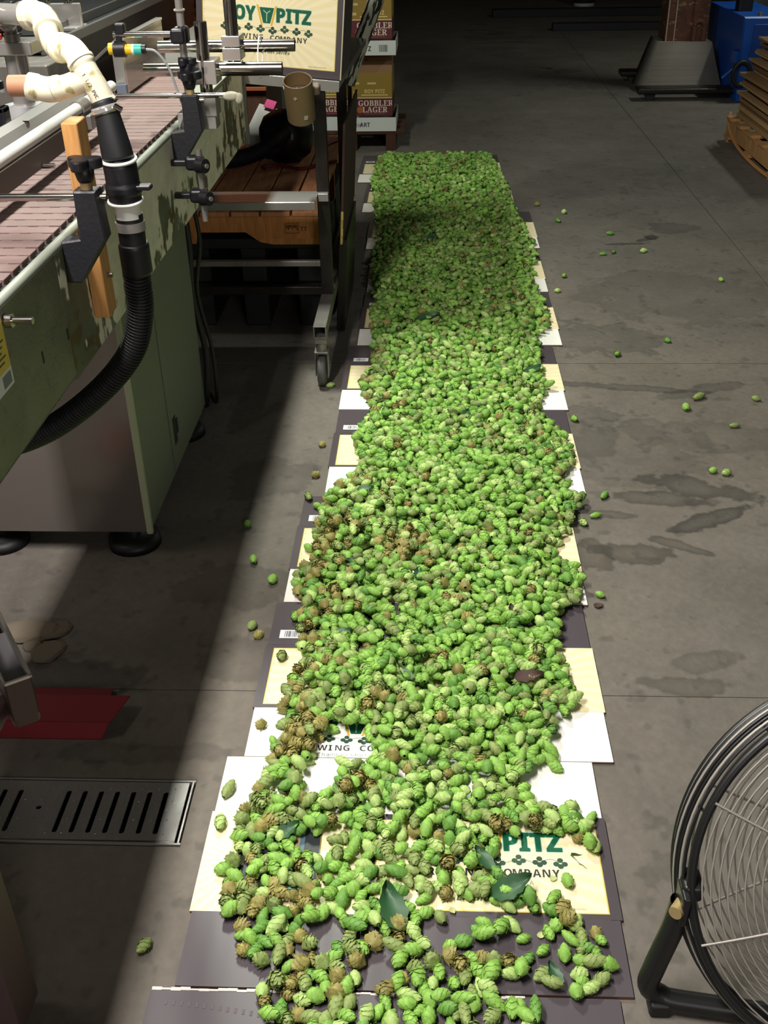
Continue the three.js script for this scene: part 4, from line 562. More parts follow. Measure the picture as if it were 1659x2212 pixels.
const cartonFace = canvasTex(1024, 600, (g, w, h) => { g.fillStyle = DARK; g.fillRect(0, 0, w, h); const b = 44; rays(g, b, 40, w - 2 * b, h - 96, w / 2, h * 0.4); border(g, b, 40, w - 2 * b, h - 96); logo(g, w / 2 - 20, h * 0.32, w * 0.61); g.fillStyle = '#4a7a2c'; for (let i = 0; i < 60; i++) { g.beginPath(); g.arc(w * 0.38 + rnd() * w * 0.26, h * 0.72 - rnd() * 34, 9, 0, 7); g.fill(); } g.fillStyle = '#2f3a22'; g.font = 'italic bold 34px sans-serif'; g.textAlign = 'center'; g.fillText('Liquid Fuel Series', w / 2, h * 0.74); g.fillStyle = '#8a8266'; g.font = '14px sans-serif'; g.fillText('KEEP REFRIGERATED', w - 170, h - 74); });
const faceMat = paper({ map: cartonFace, roughness: 0.45 });
function beerCarton(pos, label, turn, roll) {
  const t = thing('beer_carton', label, 'carton', pos), w = 0.435, h = 0.238, d = 0.275; t.rotation.set(0, turn, roll, 'YXZ');
  part('box', uvBox(bx(w, h, d, -w / 2, h / 2, -d / 2, 0.002)), PM.dark, t); part('printed_face', new THREE.PlaneGeometry(w - 0.002, h - 0.002).translate(-w / 2, h / 2, 0.0006), faceMat, t, 'cream printed face with green lettering');
  part('corner_edge', bx(0.004, h, 0.004, -0.001, h / 2, -0.001, 0.001), std(0xb9ad92, 0.8), t);
  return t;
}
const UPX = Math.sin(0.09) * 0.24, UPY = Math.cos(0.09) * 0.24;          // one carton height along the tilted table's normal
for (const [up, back, label] of [[0, 0, 'cream and dark beer carton with green lettering standing on the steel cart'], [1, 0, 'beer carton stacked on top of the lettered one on the cart'], [0, 1, 'beer carton behind the lettered one on the cart'], [1, 1, 'upper beer carton behind the lettered stack on the cart'], [0, 2, 'beer carton at the back of the cart under another one'], [1, 2, 'beer carton at the back of the cart on top of another']])
  beerCarton([-0.268 + up * UPX + back * 0.0085 - (up ? 0 : back * 0.047), 0.8745 + up * UPY + (up ? 0 : back * 0.0043), -3.332 - back * 0.283], label, -0.03, -0.09);
{ const t = thing('dusty_cup', 'dusty brown plastic cup with torn white tape bits hung on the cart edge', 'cup', [-0.380, 0.785, -3.232]); t.rotation.x = 0.42;
  const cupMat = std(0x6e5a3c, 0.6, 0, { side: THREE.DoubleSide, bumpMap: grain, bumpScale: 0.0006 });
  part('cup_wall', lathe([[0, 0.002], [0.038, 0.0], [0.0415, 0.004], [0.0425, 0.126], [0.0405, 0.128], [0.0395, 0.124], [0.0385, 0.006], [0, 0.006]], 36), cupMat, t); part('inner_disc', lathe([[0, 0.075], [0.012, 0.078], [0.036, 0.084], [0.0385, 0.086], [0.0385, 0.08], [0, 0.07]], 28), std(0x5f4f3d, 0.7), t);
  const bits = []; for (const [a, y, s, r] of [[0.9, 0.118, 1, 0.035], [1.35, 0.03, 1.1, 0.0428], [0.75, 0.095, 0.8, 0.0432], [2.75, 0.112, 0.8, 0.0432]]) bits.push(bx(0.012 * s, 0.011 * s, 0.0016, 0, 0, 0, 0.0006).rotateZ(a).translate(0, y, r).rotateY(a < 2 ? a - 0.9 : -1.2)); part('torn_tape', merge(bits), M.plasterTape, t, 'torn white tape bits');
  part('hanging_clip', merge([bx(0.03, 0.03, 0.05, 0.0, 0.055, -0.062, 0.003), bx(0.03, 0.03, 0.03, 0.046, 0.085, -0.02, 0.008)]), std(0x5a4c40, 0.7), t);
}
{ const t = thing('pallet', 'orange brown wooden pallet with a notched front board under the cart', 'pallet', [-0.61, 0.335, -4.08]);
  for (const [k, x] of [-0.825, -0.722, -0.619, -0.516, -0.413].entries()) pin(t, 'deck_board', uvBox(bx(0.094 + 0.003 * (k % 2), 0.016, 1.2, x, 0.434, -4.08, 0.002)), M.palletWood);
  const front = [[-0.865, 0.333], [-0.795, 0.333], [-0.785, 0.372], [-0.622, 0.372], [-0.575, 0.338], [-0.53, 0.330], [-0.366, 0.330], [-0.366, 0.4255], [-0.865, 0.4255]];
  for (const z of [-3.50, -4.08, -4.66]) pin(t, 'stringer', uvBox(prism(front, 0.036, 0.002).translate(0, 0, z - 0.018)), std(0xe8ab72, 0.75, 0, { map: woodMap }));
  const stamp = canvasTex(256, 128, (g, w, h) => { g.clearRect(0, 0, w, h); g.fillStyle = '#4a2c16'; g.strokeStyle = '#4a2c16'; g.lineWidth = 5; g.strokeRect(20, 20, 140, 96); for (let i = 0; i < 7; i++) g.fillRect(30 + i * 18, 34, 8 + 5 * rnd(), 30 + 30 * rnd()); g.font = 'bold 54px serif'; g.fillText('TT', 172, 92); });
  pin(t, 'burnt_stamp', new THREE.PlaneGeometry(0.085, 0.045).translate(-0.45, 0.388, -3.4814), new THREE.MeshStandardMaterial({ map: stamp, transparent: true, alphaTest: 0.4, roughness: 0.9 }));
}
{ const t = thing('plastic_pallet_stack', 'black plastic pallets stacked under the wooden pallet', 'pallet', [-0.61, 0, -4.08]);
  for (const y of [0.0, 0.165]) { pin(t, 'deck', span(-0.86, -0.375, y + 0.125, y + 0.163, -3.56, -4.66, 0.006), M.blackMatte); for (const x of [-0.82, -0.62, -0.42]) pin(t, 'block', span(x - 0.045, x + 0.045, y, y + 0.125, -3.58, -4.64, 0.006), M.blackMatte); }
}
{ const t = thing('vacuum_blower', 'round black vacuum blower with a short ribbed hose lying on the pallet', 'blower', [-0.56, 0.442, -4.22]);
  part('housing', lathe([[0, 0], [0.055, 0], [0.092, 0.03], [0.107, 0.085], [0.105, 0.125], [0.085, 0.165], [0.05, 0.185], [0, 0.19]], 36), M.black, t); part('outlet', rod([0.0, 0.10, 0.06], [-0.06, 0.07, 0.16], 0.036, 0.032), M.black, t);
  part('ribbed_hose', sweep(curve([[0.01, 0.125, 0.085], [-0.03, 0.10, 0.135], [-0.09, 0.065, 0.15], [-0.20, 0.035, 0.14], [-0.34, 0.033, 0.10]]), 240, 16, (q) => 0.0295 + 0.003 * Math.sin(q * 46 * 6.2832)), M.rubber, t); part('white_mark', bx(0.008, 0.022, 0.002, 0.035, 0.11, 0.103, 0.0006), M.plasterTape, t);
}
{ const w = single('white_sheet', uvBox(bx(0.10, 0.004, 0.20, 0, 0, 0, 0.001)), std(0xb9b7b4, 0.7), 'white card leaning behind the black blower on the pallet', 'card'); w.position.set(-0.70, 0.515, -4.50); w.rotation.set(0.75, -0.35, 0.0);
  const p = single('pink_slip', bx(0.045, 0.003, 0.04, 0, 0, 0, 0.0008), std(0xc7427e, 0.7), 'small pink slip stuck on the white card behind the blower', 'paper'); p.position.set(-0.664, 0.592, -4.556); p.rotation.set(0.75, -0.35, 0.0);
  single('red_strap', tube([[-0.63, 0.446, -4.05], [-0.64, 0.447, -4.10], [-0.58, 0.447, -4.11], [-0.50, 0.447, -4.06], [-0.45, 0.447, -4.08], [-0.425, 0.447, -4.18], [-0.44, 0.448, -4.30], [-0.425, 0.45, -4.45], [-0.38, 0.45, -4.55]], 0.006, 80, 8), std(0x6b1420, 0.6), 'dark red strap lying in a bend on the pallet boards', 'strap');
}
{ const b = single('brown_board', uvBox(span(-0.004, 0.004, 0, 0.39, -0.32, 0.32, 0.001)), std(0x3a2018, 0.8), 'dark brown board with a pale broken edge leaning against the cart', 'board'); b.position.set(-0.296, 0.333, -3.78); b.rotation.z = -0.06;
  part('broken_edge', merge([0, 1, 2, 3].map((k) => bx(0.009, 0.03, 0.014, 0.0 + 0.001 * (k % 2), 0.02 + k * 0.027, 0.322 + 0.004 * (k % 2), 0.003))), std(0xb59a55, 0.8), b, 'pale broken edge'); part('ledge_block', uvBox(bx(0.03, 0.333, 0.5, 0.0, -0.1665, 0, 0.003)), M.darkSteel, b); }
{ const c = curve([[-0.328, 0.695, -4.40], [-0.291, 0.791, -4.40], [-0.2075, 0.994, -4.40], [-0.09, 1.287, -4.40], [0.02, 1.7, -4.42], [0.05, 2.4, -4.45], [0.05, 3.4, -4.45]]);
  const tape = tex(128, 512, (u, v) => { const n = smooth(0.44, 0.50, fbm(u * 9 + 3, v * 20, 3)); return [lerp(0.13, 0.80, n), lerp(0.13, 0.80, n), lerp(0.12, 0.75, n)]; }, true); tape.repeat.set(2.2, 10);
  const o = single('hanging_duct', sweep(c, 120, 20, (q) => 0.030 + 0.0013 * Math.sin(q * 300), false), std(0xffffff, 0.45, 0, { map: tape, side: THREE.DoubleSide }), 'black duct wrapped in torn silver tape hanging beside the beer carton', 'duct');
}
// ---------------------------------------------------------------- stacked beer boxes and trays at the far end of the row
const gob = canvasTex(512, 512, (g, w, h) => {
  g.fillStyle = '#8f7328'; g.fillRect(0, 0, w, h); g.fillStyle = '#c8b878'; g.fillRect(40, 110, 56, 26); g.fillRect(20, 215, 56, 30); g.fillRect(200, 112, 110, 24);
  g.font = 'bold 62px sans-serif'; g.textAlign = 'center'; g.fillStyle = '#d8c67c'; g.fillText('ROY PITZ', 290, 240); g.fillRect(120, 256, 340, 12);
  g.fillStyle = '#5c1a26'; g.fillRect(0, 300, w, h - 300); g.fillStyle = '#cfc08a'; g.fillRect(0, 290, w, 12); g.fillStyle = '#d9cdb8'; g.font = 'bold 92px serif'; g.fillText('GOBBLER', 300, 392); g.fillText('LAGER', 290, 470); g.fillStyle = '#a05a2c'; g.beginPath(); g.arc(96, 440, 40, 0, 7); g.fill(); g.fillStyle = '#8a4a4a'; g.fillRect(150, 484, 280, 8);
});
const gobMat = paper({ map: gob }), gobSide = std(0x94762a, 0.8), maroon = std(0x561923, 0.8);
const trayTex = (txt, bars) => canvasTex(512, 128, (g, w, h) => { g.fillStyle = '#cfd3cf'; g.fillRect(0, 0, w, h); g.fillStyle = '#2b2d2e'; g.textBaseline = 'middle'; if (!bars) { g.font = 'italic 52px serif'; g.fillText('Liquid', 6, 68); g.font = 'bold 56px sans-serif'; g.fillText('ART', 150, 66); } else { g.font = 'bold 60px sans-serif'; g.fillText('PITZ', 150, 70); for (let x = 350; x < 430;) { const b = 3 + Math.floor(rnd() * 6); g.fillRect(x, 36, b, 62); x += b + 4; } } });
function tray(x, y, z, label, txt) { const t = thing('beer_tray', label, 'tray', [x, y, z]); part('tray_front', bx(0.302, 0.078, 0.004, 0, 0.039, 0, 0.001), std(0xb9bdb9, 0.7), t); part('print', new THREE.PlaneGeometry(0.30, 0.076).translate(0, 0.039, 0.0024), paper({ map: txt }), t); part('tray_body', merge([bx(0.302, 0.004, 0.40, 0, 0.002, -0.2, 0.001), bx(0.004, 0.078, 0.40, -0.149, 0.039, -0.2, 0.001), bx(0.004, 0.078, 0.40, 0.149, 0.039, -0.2, 0.001), bx(0.302, 0.078, 0.004, 0, 0.039, -0.4, 0.001)]), std(0xb9bdb9, 0.7), t); return t; }
function beerBox(x, y, z, label, open) {
  const t = thing('beer_box', label, 'box', [x, y, z]), w = 0.234, h = 0.238, d = 0.36;
  part('body', uvBox(bx(w, h, d, 0, h / 2, -d / 2, 0.002)), gobSide, t); part('printed_face', new THREE.PlaneGeometry(w - 0.002, h - 0.002).translate(0, h / 2, 0.0008), gobMat, t, 'yellow and maroon printed face'); part('side_band', uvBox(bx(0.001, 0.095, d - 0.01, w / 2 + 0.0004, 0.05, -d / 2, 0.0003)), maroon, t);
  if (open) { const f = part('open_flap', bx(w, 0.004, 0.11, 0, 0, 0.0, 0.001), M.kraft, t); f.position.set(0, h + 0.022, -0.05); f.rotation.x = 0.5; const f2 = part('open_flap', bx(0.10, 0.004, 0.09, 0, 0, 0, 0.001), gobSide, t); f2.position.set(0.02, h + 0.03, -0.11); f2.rotation.x = 0.5; }
  return t;
}
{ const p = thing('wooden_skid', 'dark reddish wooden skid under the stacked beer trays', 'skid', [-0.46, 0, -6.41]); for (const [k, z] of [0, -0.14, -0.28, -0.42].entries()) part('board', uvBox(bx(0.62, 0.018, 0.11, 0, 0.099, z - 0.05, 0.002)), M.darkWood, p); for (const x of [-0.28, 0, 0.23]) part('runner', uvBox(bx(0.06, 0.09, 0.55, x, 0.045, -0.26, 0.002)), M.darkWood, p); }
const art = trayTex('', false), pitz = trayTex('', true);
tray(-0.349, 0.1085, -6.40, 'white beer tray with italic lettering, lowest in the far stack', art); beerBox(-0.338, 0.189, -6.43, 'yellow and maroon beer box with open flaps in the lowest white tray', true);
{ const pl = thing('spacer_boxes', 'plain brown boxes between the two white trays of the far stack', 'box', [-0.349, 0.4275, -6.66]); part('box', uvBox(bx(0.25, 0.092, 0.12, 0, 0.046, -0.065, 0.003)), M.kraft, pl); part('lid_flap', bx(0.24, 0.07, 0.003, 0, 0.04, 0.0, 0.001), M.kraft, pl); }
tray(-0.346, 0.522, -6.40, 'white beer tray with a barcode, upper one in the far stack', pitz); beerBox(-0.335, 0.603, -6.43, 'yellow and maroon beer box in the upper white tray', false); beerBox(-0.335, 0.843, -6.43, 'yellow and maroon beer box on top of the far stack', false);
tray(-0.66, 0.1085, -6.43, 'white beer tray partly hidden behind the cart post', art); beerBox(-0.60, 0.189, -6.46, 'yellow and maroon beer box hidden behind the cart post', false); tray(-0.66, 0.43, -6.43, 'white beer tray behind the hanging duct', pitz); beerBox(-0.62, 0.511, -6.46, 'yellow and maroon beer box behind the hanging duct', false); beerBox(-0.60, 0.751, -6.46, 'yellow beer box behind the upper end of the hanging duct', false);
// ---------------------------------------------------------------- column on its concrete footing
{
  const t = new THREE.Group(); t.name = 'pillar_1'; t.userData.kind = 'structure'; t.userData.label = 'brown steel column on a tapered concrete footing'; scene.add(t); t.position.set(1.84, 0, -8.42);
  const foot = new THREE.CylinderGeometry(0.262, 0.40, 0.335, 4, 6).rotateY(Math.PI / 4), q = foot.attributes.position; for (let i = 0; i < q.count; i++) { const k = 0.012 * (fbm(q.getX(i) * 9 + 4, q.getY(i) * 9 + q.getZ(i) * 7, 3) - 0.5); q.setX(i, q.getX(i) * (1 + k * 3)); q.setZ(i, q.getZ(i) * (1 + k * 3)); }
  part('concrete_footing', uvBox(foot.translate(0, 0.1675, 0)), std(0xffffff, 0.95, 0, { map: plaster, bumpMap: floorBump, bumpScale: 0.006 }), t);
  const rust = tex(128, 512, (u, v) => { const a = 0.6 * smooth(0.66, 0.74, fbm(u * 16, v * 40, 4)), b = fbm(u * 10, v * 14, 3), s = 0.8 + 0.4 * b; return [lerp(0.34 * s, 0.62, a), lerp(0.20 * s, 0.57, a), lerp(0.14 * s, 0.50, a)]; }, true, 0.6);
  const col = std(0xffffff, 0.75, 0, { map: rust });
  part('steel_column', uvBox(merge([span(-0.14, 0.15, 0.335, 3.4, -0.13, -0.115, 0.002), span(-0.14, 0.15, 0.335, 3.4, 0.115, 0.13, 0.002), span(-0.145, -0.13, 0.335, 3.4, -0.12, 0.12, 0.002), span(0.04, 0.15, 0.335, 3.4, 0.10, 0.14, 0.002)])), col, t);
  part('pale_weld_line', merge([span(-0.085, -0.078, 0.335, 3.4, 0.129, 0.1325, 0.001), span(-0.142, -0.134, 0.335, 3.4, 0.128, 0.1325, 0.001)]), std(0xa79d88, 0.9), t); part('pipe_stub', new THREE.TorusGeometry(0.035, 0.016, 8, 20, Math.PI).translate(0.09, 0.43, 0.14), col, t); part('pipe_leg', merge([span(0.04, 0.07, 0.335, 0.43, 0.128, 0.155, 0.004), span(0.11, 0.14, 0.335, 0.43, 0.128, 0.155, 0.004)]), col, t);
}
{ const t = thing('pallet_jack', 'blue pallet jack with black forks running past the concrete footing', 'pallet jack', [2.32, 0, -8.25]);
  for (const z of [-7.93, -8.70]) { pin(t, 'fork', span(1.46, 2.20, 0.045, 0.085, z - 0.075, z + 0.075, 0.015), M.darkSteel); pin(t, 'fork_wheel', zAxis(1.56, 0.035, z - 0.03, z + 0.03, 0.035), M.rubber); }
  pin(t, 'body', prism([[2.13, 0.0], [2.30, 0.0], [2.52, 0.02], [2.52, 0.48], [2.42, 0.545], [2.105, 0.545]], 1.0, 0.01).translate(0, 0, -8.78), M.blue); pin(t, 'side_rib', span(2.18, 2.40, 0.03, 0.50, -7.785, -7.77, 0.004), std(0x0d3d8c, 0.45)); pin(t, 'link_arm', span(2.085, 2.12, 0.25, 0.33, -7.80, -7.9, 0.006), M.blue); pin(t, 'link_arm', rod([2.03, 0.15, -7.85], [2.10, 0.215, -7.85], 0.012), M.blue);
  pin(t, 'hydraulic_hose', new THREE.TorusGeometry(0.075, 0.018, 8, 28).scale(0.75, 1, 1).translate(2.135, 0.19, -7.765), M.rubber); pin(t, 'mast', span(2.14, 2.24, 0.54, 1.1, -8.1, -8.2, 0.01), M.black); pin(t, 'handle_bolt', yAxis(2.23, 0.545, 0.565, -7.85, 0.02, 8), M.dullSteel);
}
{ // stack of brown cardboard on a wooden pallet at the right edge
  const t = thing('pallet', 'pale wooden pallet with a bent strap under the cardboard stack', 'pallet', [2.28, 0, -6.1]);
  const w = std(0xcfae85, 0.8, 0, { map: woodMap }); for (const z of [-5.63, -5.86, -6.10, -6.34, -6.56]) pin(t, 'deck_board', uvBox(bx(1.02, 0.018, 0.10, 2.28, 0.131, z, 0.002)), w); for (const x of [1.80, 2.28, 2.74]) pin(t, 'stringer', uvBox(bx(0.04, 0.085, 1.04, x, 0.079, -6.1, 0.002)), w); for (const z of [-5.63, -6.10, -6.56]) pin(t, 'base_board', uvBox(bx(1.02, 0.018, 0.10, 2.28, 0.027, z, 0.002)), w); for (const z of [-5.63, -6.10, -6.56]) pin(t, 'runner', uvBox(bx(1.02, 0.018, 0.05, 2.28, 0.009, z, 0.002)), w);
  pin(t, 'strap', sweep(curve([[1.80, 0.15, -6.64], [1.785, 0.09, -6.58], [1.78, 0.03, -6.38], [1.77, 0.012, -6.0], [1.785, 0.012, -5.6], [1.84, 0.015, -5.3]]), 60, 8, () => 0.011), std(0xb07a4a, 0.7), 'orange brown bent strap');
  const mats = [std(0x9a7a52, 0.9, 0, { bumpMap: corr, bumpScale: 0.0008 }), std(0x85663f, 0.9), std(0xab8a5e, 0.9), std(0x6d4d33, 0.9)];
  let y = 0.141; for (let k = 0; k < 26; k++) { const h = k < 6 ? 0.022 : rr(0.010, 0.020), sx = k < 6 ? 0.012 * (k % 2) : rr(-0.03, 0.05) + (k > 14 ? 0.02 * (k - 14) / 4 : 0), d = k < 6 ? 0.98 : rr(0.86, 0.98);
    const o = single('cardboard_sheet', uvBox(bx(0.98, h - 0.0008, d, 0, 0, 0, 0.002)), mats[k % 4 === 3 ? 3 : k % 3], `brown cardboard bundle, number ${['one', 'two', 'three', 'four', 'five', 'six', 'seven', 'eight', 'nine', 'ten', 'eleven', 'twelve', 'thirteen', 'fourteen', 'fifteen', 'sixteen', 'seventeen', 'eighteen', 'nineteen', 'twenty', 'twenty one', 'twenty two', 'twenty three', 'twenty four', 'twenty five', 'twenty six'][k]} up from the pallet boards`, 'cardboard', 'cardboard stacked on the pale pallet'); o.position.set(2.31 + sx, y + h / 2, -6.09 + rr(-0.015, 0.015)); o.rotation.y = k < 6 ? 0 : rr(-0.02, 0.02); y += h; }
}
// ---------------------------------------------------------------- dark far side of the warehouse
{ const t = thing('vehicle_wheel', 'dark wheel with a pale rim in the far corner behind the column', 'wheel', [2.85, 0.40, -9.9]); t.rotation.y = 0.3; part('tyre', new THREE.TorusGeometry(0.30, 0.10, 14, 40), M.rubber, t); part('rim', new THREE.TorusGeometry(0.185, 0.022, 10, 36), std(0x8f8f90, 0.5, 0.4), t); part('hub', lathe([[0, -0.05], [0.17, -0.04], [0.17, 0.0], [0.06, 0.03], [0, 0.03]], 28).rotateX(Math.PI / 2), std(0x3a3a3c, 0.6), t); }
{ const t = thing('white_bucket', 'white bucket with a dark band far back on the floor', 'bucket', [1.86, 0, -14.1]); part('bucket_wall', lathe([[0, 0.0], [0.125, 0], [0.15, 0.36], [0.158, 0.36], [0.158, 0.375], [0.142, 0.375], [0.12, 0.01], [0, 0.01]], 32), std(0xd5d8da, 0.5, 0, { side: THREE.DoubleSide }), t); part('band', new THREE.CylinderGeometry(0.1352, 0.131, 0.05, 32, 1, true).translate(0, 0.06, 0), M.blackMatte, t); }
single('timber', uvBox(bx(1.4, 0.07, 0.14, 1.95, 0.035, -11.8, 0.006)), std(0x1c1d24, 0.7), 'nearer dark timber lying across the far floor', 'timber');
single('timber', uvBox(bx(2.3, 0.08, 0.16, 1.85, 0.04, -13.05, 0.006)), std(0x17181d, 0.7), 'further dark timber lying across the far floor', 'timber');
{ const t = thing('wicker_crate', 'orange brown slatted crate standing behind the conveyor end', 'crate', [-0.93, 0, -5.02]); part('crate_body', uvBox(span(-0.22, 0.22, 0, 1.04, -0.25, 0.25, 0.004)), M.darkWood, t); for (let k = 0; k < 14; k++) part('slat', uvBox(bx(0.45, 0.016, 0.02, 0, 0.62 + k * 0.031, 0.262, 0.003)), std(0x8a4a22, 0.8), t); }
// ---------------------------------------------------------------- floor details near the camera
{ const t = thing('drum_fan', 'round black wire guard floor fan on a tube stand at the edge of the frame', 'fan', [0.604, 0, -0.925]);
  const head = new THREE.Group(); head.position.set(0, 0.268, 0); head.rotation.x = -0.436; t.add(head); head.name = 'fan_head';
  const wire = std(0x9a948c, 0.45, 0.3), dark = std(0x1b1b1c, 0.4, 0.2), ring = (r, z, w, m = 8, n = 72) => new THREE.TorusGeometry(r, w, m, n).translate(0, 0, z), R = 0.255;
  part('front_rim', ring(R, 0.0, 0.0062, 10, 96), dark, head); part('back_rim', ring(R + 0.007, -0.070, 0.0045, 10, 96), dark, head);
  for (let k = 0; k < 9; k++) part('drum_wire', ring(R + 0.008 + 0.006 * Math.sin((k / 8) * 3.14), -0.010 - k * 0.0068, 0.0023, 6, 96), k % 3 === 1 ? wire : dark, head);
  const strut = []; for (let k = 0; k < 12; k++) { const a = (k / 12) * 6.2832 + 0.15; strut.push(rod([(R + 0.003) * Math.cos(a), (R + 0.003) * Math.sin(a), 0], [(R + 0.012) * Math.cos(a), (R + 0.012) * Math.sin(a), -0.045], 0.0022, 0.0022, 6), rod([(R + 0.012) * Math.cos(a), (R + 0.012) * Math.sin(a), -0.045], [(R + 0.006) * Math.cos(a), (R + 0.006) * Math.sin(a), -0.072], 0.0022, 0.0022, 6)); } part('drum_strut', merge(strut), dark, head);
  const dome = (r, f) => f * 0.032 * (1 - (r / R) ** 2);
  for (let k = 0; k < 20; k++) { const r = 0.045 + (k * (R - 0.052)) / 19.5; part('guard_ring', ring(r, 0.004 + dome(r, 1), 0.0014, 5, 72), wire, head); }
  for (let k = 0; k < 20; k++) { const r = 0.045 + (k * (R - 0.048)) / 19.5; part('guard_ring', ring(r, -0.074 + dome(r, -1), 0.0014, 5, 72), wire, head); }
  for (let k = 0; k < 8; k++) { const a = (k / 8) * 6.2832 + 0.34, seg = (f, z) => { const p = []; for (let i = 0; i <= 6; i++) { const r = 0.045 + ((R - 0.045) * i) / 6; p.push([r * Math.cos(a), r * Math.sin(a), z + dome(r, f) + f * 0.0025]); } return tube(p, 0.0020, 12, 5); }; part('guard_spoke', seg(1, 0.004), wire, head); part('guard_spoke', seg(-1, -0.074), wire, head); }
  part('motor', lathe([[0, -0.13], [0.05, -0.12], [0.055, -0.06], [0.03, -0.045], [0.02, -0.03], [0, -0.03]], 28).rotateX(Math.PI / 2), dark, head); part('badge', lathe([[0, 0], [0.045, 0], [0.042, 0.006], [0, 0.008]], 28).rotateX(Math.PI / 2).translate(0, 0, 0.036), dark, head);
  for (const a of [0, 1.98, -1.98]) { const s = new THREE.Shape(); s.moveTo(0.03, -0.02); s.quadraticCurveTo(0.10, -0.075, 0.19, -0.055); s.quadraticCurveTo(0.215, 0.0, 0.20, 0.05); s.quadraticCurveTo(0.10, 0.045, 0.03, 0.02); part('blade', new THREE.ExtrudeGeometry(s, { depth: 0.002, bevelEnabled: false }).rotateX(0.5).rotateZ(a).translate(0, 0, -0.042), std(0x8f8d8a, 0.4, 0.7), head); }
  part('stand_tube', tube([[-0.262, 0.228, 0.0], [-0.268, 0.17, 0.0], [-0.281, 0.085, -0.002], [-0.285, 0.045, -0.002], [-0.268, 0.026, 0.0], [-0.225, 0.020, 0.008], [0, 0.019, 0.03], [0.225, 0.020, 0.008], [0.268, 0.026, 0], [0.285, 0.045, 0], [0.281, 0.085, 0], [0.262, 0.228, 0]], 0.0155, 140, 16), dark, t);
  for (const s of [-1, 1]) { part('rubber_foot', bx(0.030, 0.026, 0.034, s * 0.268, 0.013, 0.004, 0.005), M.rubber, t); part('pivot_bracket', merge([bx(0.012, 0.055, 0.045, s * 0.262, 0.231, 0.0, 0.004), bx(0.03, 0.03, 0.04, s * 0.252, 0.250, -0.01, 0.008)]), dark, t); part('pivot_bolt', rod([s * 0.262, 0.228, 0.004], [s * 0.276, 0.232, 0.022], 0.0105, 0.009, 14), M.brass, t); }
}
{ const t = thing('red_channel', 'worn red steel channel lying on the concrete under the conveyor', 'channel', [-0.73, 0, -1.51]);
  const red = std(new THREE.Color().setRGB(0.21, 0.011, 0.018), 0.6), x0 = -0.20;
  const plate = (z0, y0, z1, y1, r0, r1) => { const g = new THREE.BufferGeometry(), h = 0.004; const p = [[x0, y0, z0], [r0, y0, z0], [r1, y1, z1], [x0, y1, z1]].map(([a, b, c]) => V(a, b, c)); const n = V(0, 1, 0); const all = [...p, ...p.map((q) => q.clone().add(V(0, -h, -h * 0.4)))], f = [[0, 3, 2, 1], [4, 5, 6, 7], [0, 1, 5, 4], [1, 2, 6, 5], [2, 3, 7, 6], [3, 0, 4, 7]], pos = []; for (const [a, b, c, d] of f) for (const i of [a, b, c, a, c, d]) pos.push(all[i].x, all[i].y, all[i].z); g.setAttribute('position', new THREE.Float32BufferAttribute(pos, 3)); g.computeVertexNormals(); return uvBox(g); };
  part('back_strip', plate(-0.072, 0.008, -0.026, 0.026, 0.098, 0.108), red, t); part('top_plate', plate(-0.026, 0.031, 0.052, 0.033, 0.148, 0.128), red, t); part('front_skirt', plate(0.052, 0.034, 0.064, 0.003, 0.128, 0.112), red, t); part('worn_corner', plate(0.0535, 0.0335, 0.0655, 0.003, 0.128, 0.112).translate(0.0, 0, 0.0005).scale(1, 1, 1), red, t).visible = true;
}
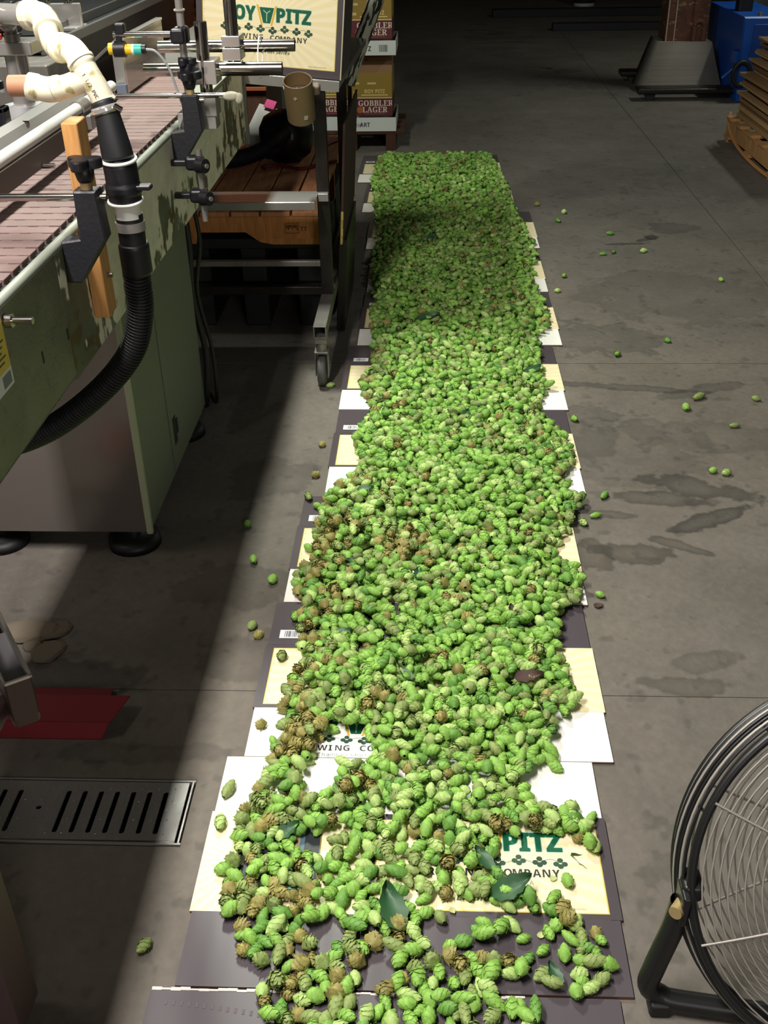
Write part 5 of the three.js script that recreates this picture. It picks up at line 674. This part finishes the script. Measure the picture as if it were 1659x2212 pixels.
{ const t = thing('floor_drain', 'stainless slotted drain grate set into the concrete', 'drain', [-0.76, 0, -1.268]);
  const holes = [], xs = []; for (let x = 0.296; x > -0.34; x -= 0.0293) xs.push(x); xs.forEach((x, i) => { if (i === 7 || i === 8 || i === 15 || i === 16) return; const h = []; for (let k = 0; k <= 8; k++) { const a = (k / 8) * Math.PI; h.push([x + 0.0045 * Math.cos(a), 0.042 + 0.0045 * Math.sin(a)]); } for (let k = 0; k <= 8; k++) { const a = Math.PI + (k / 8) * Math.PI; h.push([x + 0.0045 * Math.cos(a), -0.046 + 0.0045 * Math.sin(a)]); } holes.push(h); });
  holes.push(Array.from({ length: 12 }, (_, k) => [0.296 - 7.5 * 0.0293 + 0.005 * Math.cos((k / 12) * 6.2832), 0.005 + 0.005 * Math.sin((k / 12) * 6.2832)]));
  part('grate', prism([[-0.335, -0.066], [0.334, -0.066], [0.334, 0.068], [-0.335, 0.068]], 0.004, 0.0006, holes).rotateX(-Math.PI / 2).translate(0, -0.001, 0), std(0x8e8b88, 0.45, 0.4, { roughnessMap: scuff }), t);
  part('frame_rail', merge([bx(0.69, 0.012, 0.004, 0, -0.003, 0.0705, 0.001), bx(0.69, 0.012, 0.004, 0, -0.003, -0.0725, 0.001), bx(0.004, 0.012, 0.146, 0.340, -0.003, -0.001, 0.001), bx(0.004, 0.012, 0.146, -0.341, -0.003, -0.001, 0.001)]), M.steel, t); part('front_fold', rod([-0.335, 0.001, 0.0665], [0.334, 0.001, 0.0665], 0.0025, 0.0025, 8), M.chrome, t);
  const dots = []; xs.forEach((x, i) => { for (const z of [-0.052, -0.02, 0.022, 0.052]) if (i) dots.push(new THREE.SphereGeometry(0.0016, 6, 4).scale(1, 0.5, 1).translate(x + 0.0146, 0.003, -z)); for (const z of [-0.052, -0.02, 0.022, 0.052]) if (!i) dots.push(new THREE.SphereGeometry(0.0016, 6, 4).scale(1, 0.5, 1).translate(x + 0.0146, 0.003, -z)); }); part('dimple', merge(dots), M.chrome, t).userData.kind = 'stuff';
  part('channel', merge([bx(0.69, 0.003, 0.15, 0, -0.105, 0, 0.001), bx(0.003, 0.10, 0.15, 0.343, -0.055, 0, 0.001), bx(0.003, 0.10, 0.15, -0.344, -0.055, 0, 0.001), bx(0.69, 0.10, 0.003, 0, -0.055, 0.074, 0.001), bx(0.69, 0.10, 0.003, 0, -0.055, -0.076, 0.001)]), M.darkSteel, t);
}
[[-0.875, -1.765, 0.052, 0.10, 'long flat chip of broken concrete beside the white lined pocket'], [-0.812, -1.775, 0.034, 0.5, 'broken concrete chip, furthest from the white lined pocket'], [-0.803, -1.700, 0.036, 1.1, 'rounded concrete chip nearest the red channel'], [-0.845, -1.725, 0.022, 2.0, 'small concrete chip between the larger broken ones']].forEach(([x, z, s, a, label], i) => {
  const g = new THREE.IcosahedronGeometry(1, 1), p = g.attributes.position; for (let k = 0; k < p.count; k++) { const f = 0.82 + 0.4 * fbm(p.getX(k) * 2.3 + i * 7 + 20, p.getZ(k) * 2.3 + p.getY(k) + 20, 3); p.setXYZ(k, p.getX(k) * f, clamp(p.getY(k) * f, -0.3, 0.42), p.getZ(k) * f); } g.computeVertexNormals();
  const o = single('concrete_chip', uvBox(g), std(0x7c7060, 0.95, 0, { bumpMap: floorBump, bumpScale: 0.002 }), label, 'concrete chip'); o.scale.set(s * (i ? 1.1 : 1.5), s * 0.42, s * (i ? 0.9 : 0.7)); o.position.set(x, s * 0.42 * 0.28, z); o.rotation.y = a;
});
scene.traverse((o) => { if (o.isMesh) { o.castShadow = true; o.receiveShadow = true; } });

renderer.render(scene, camera);
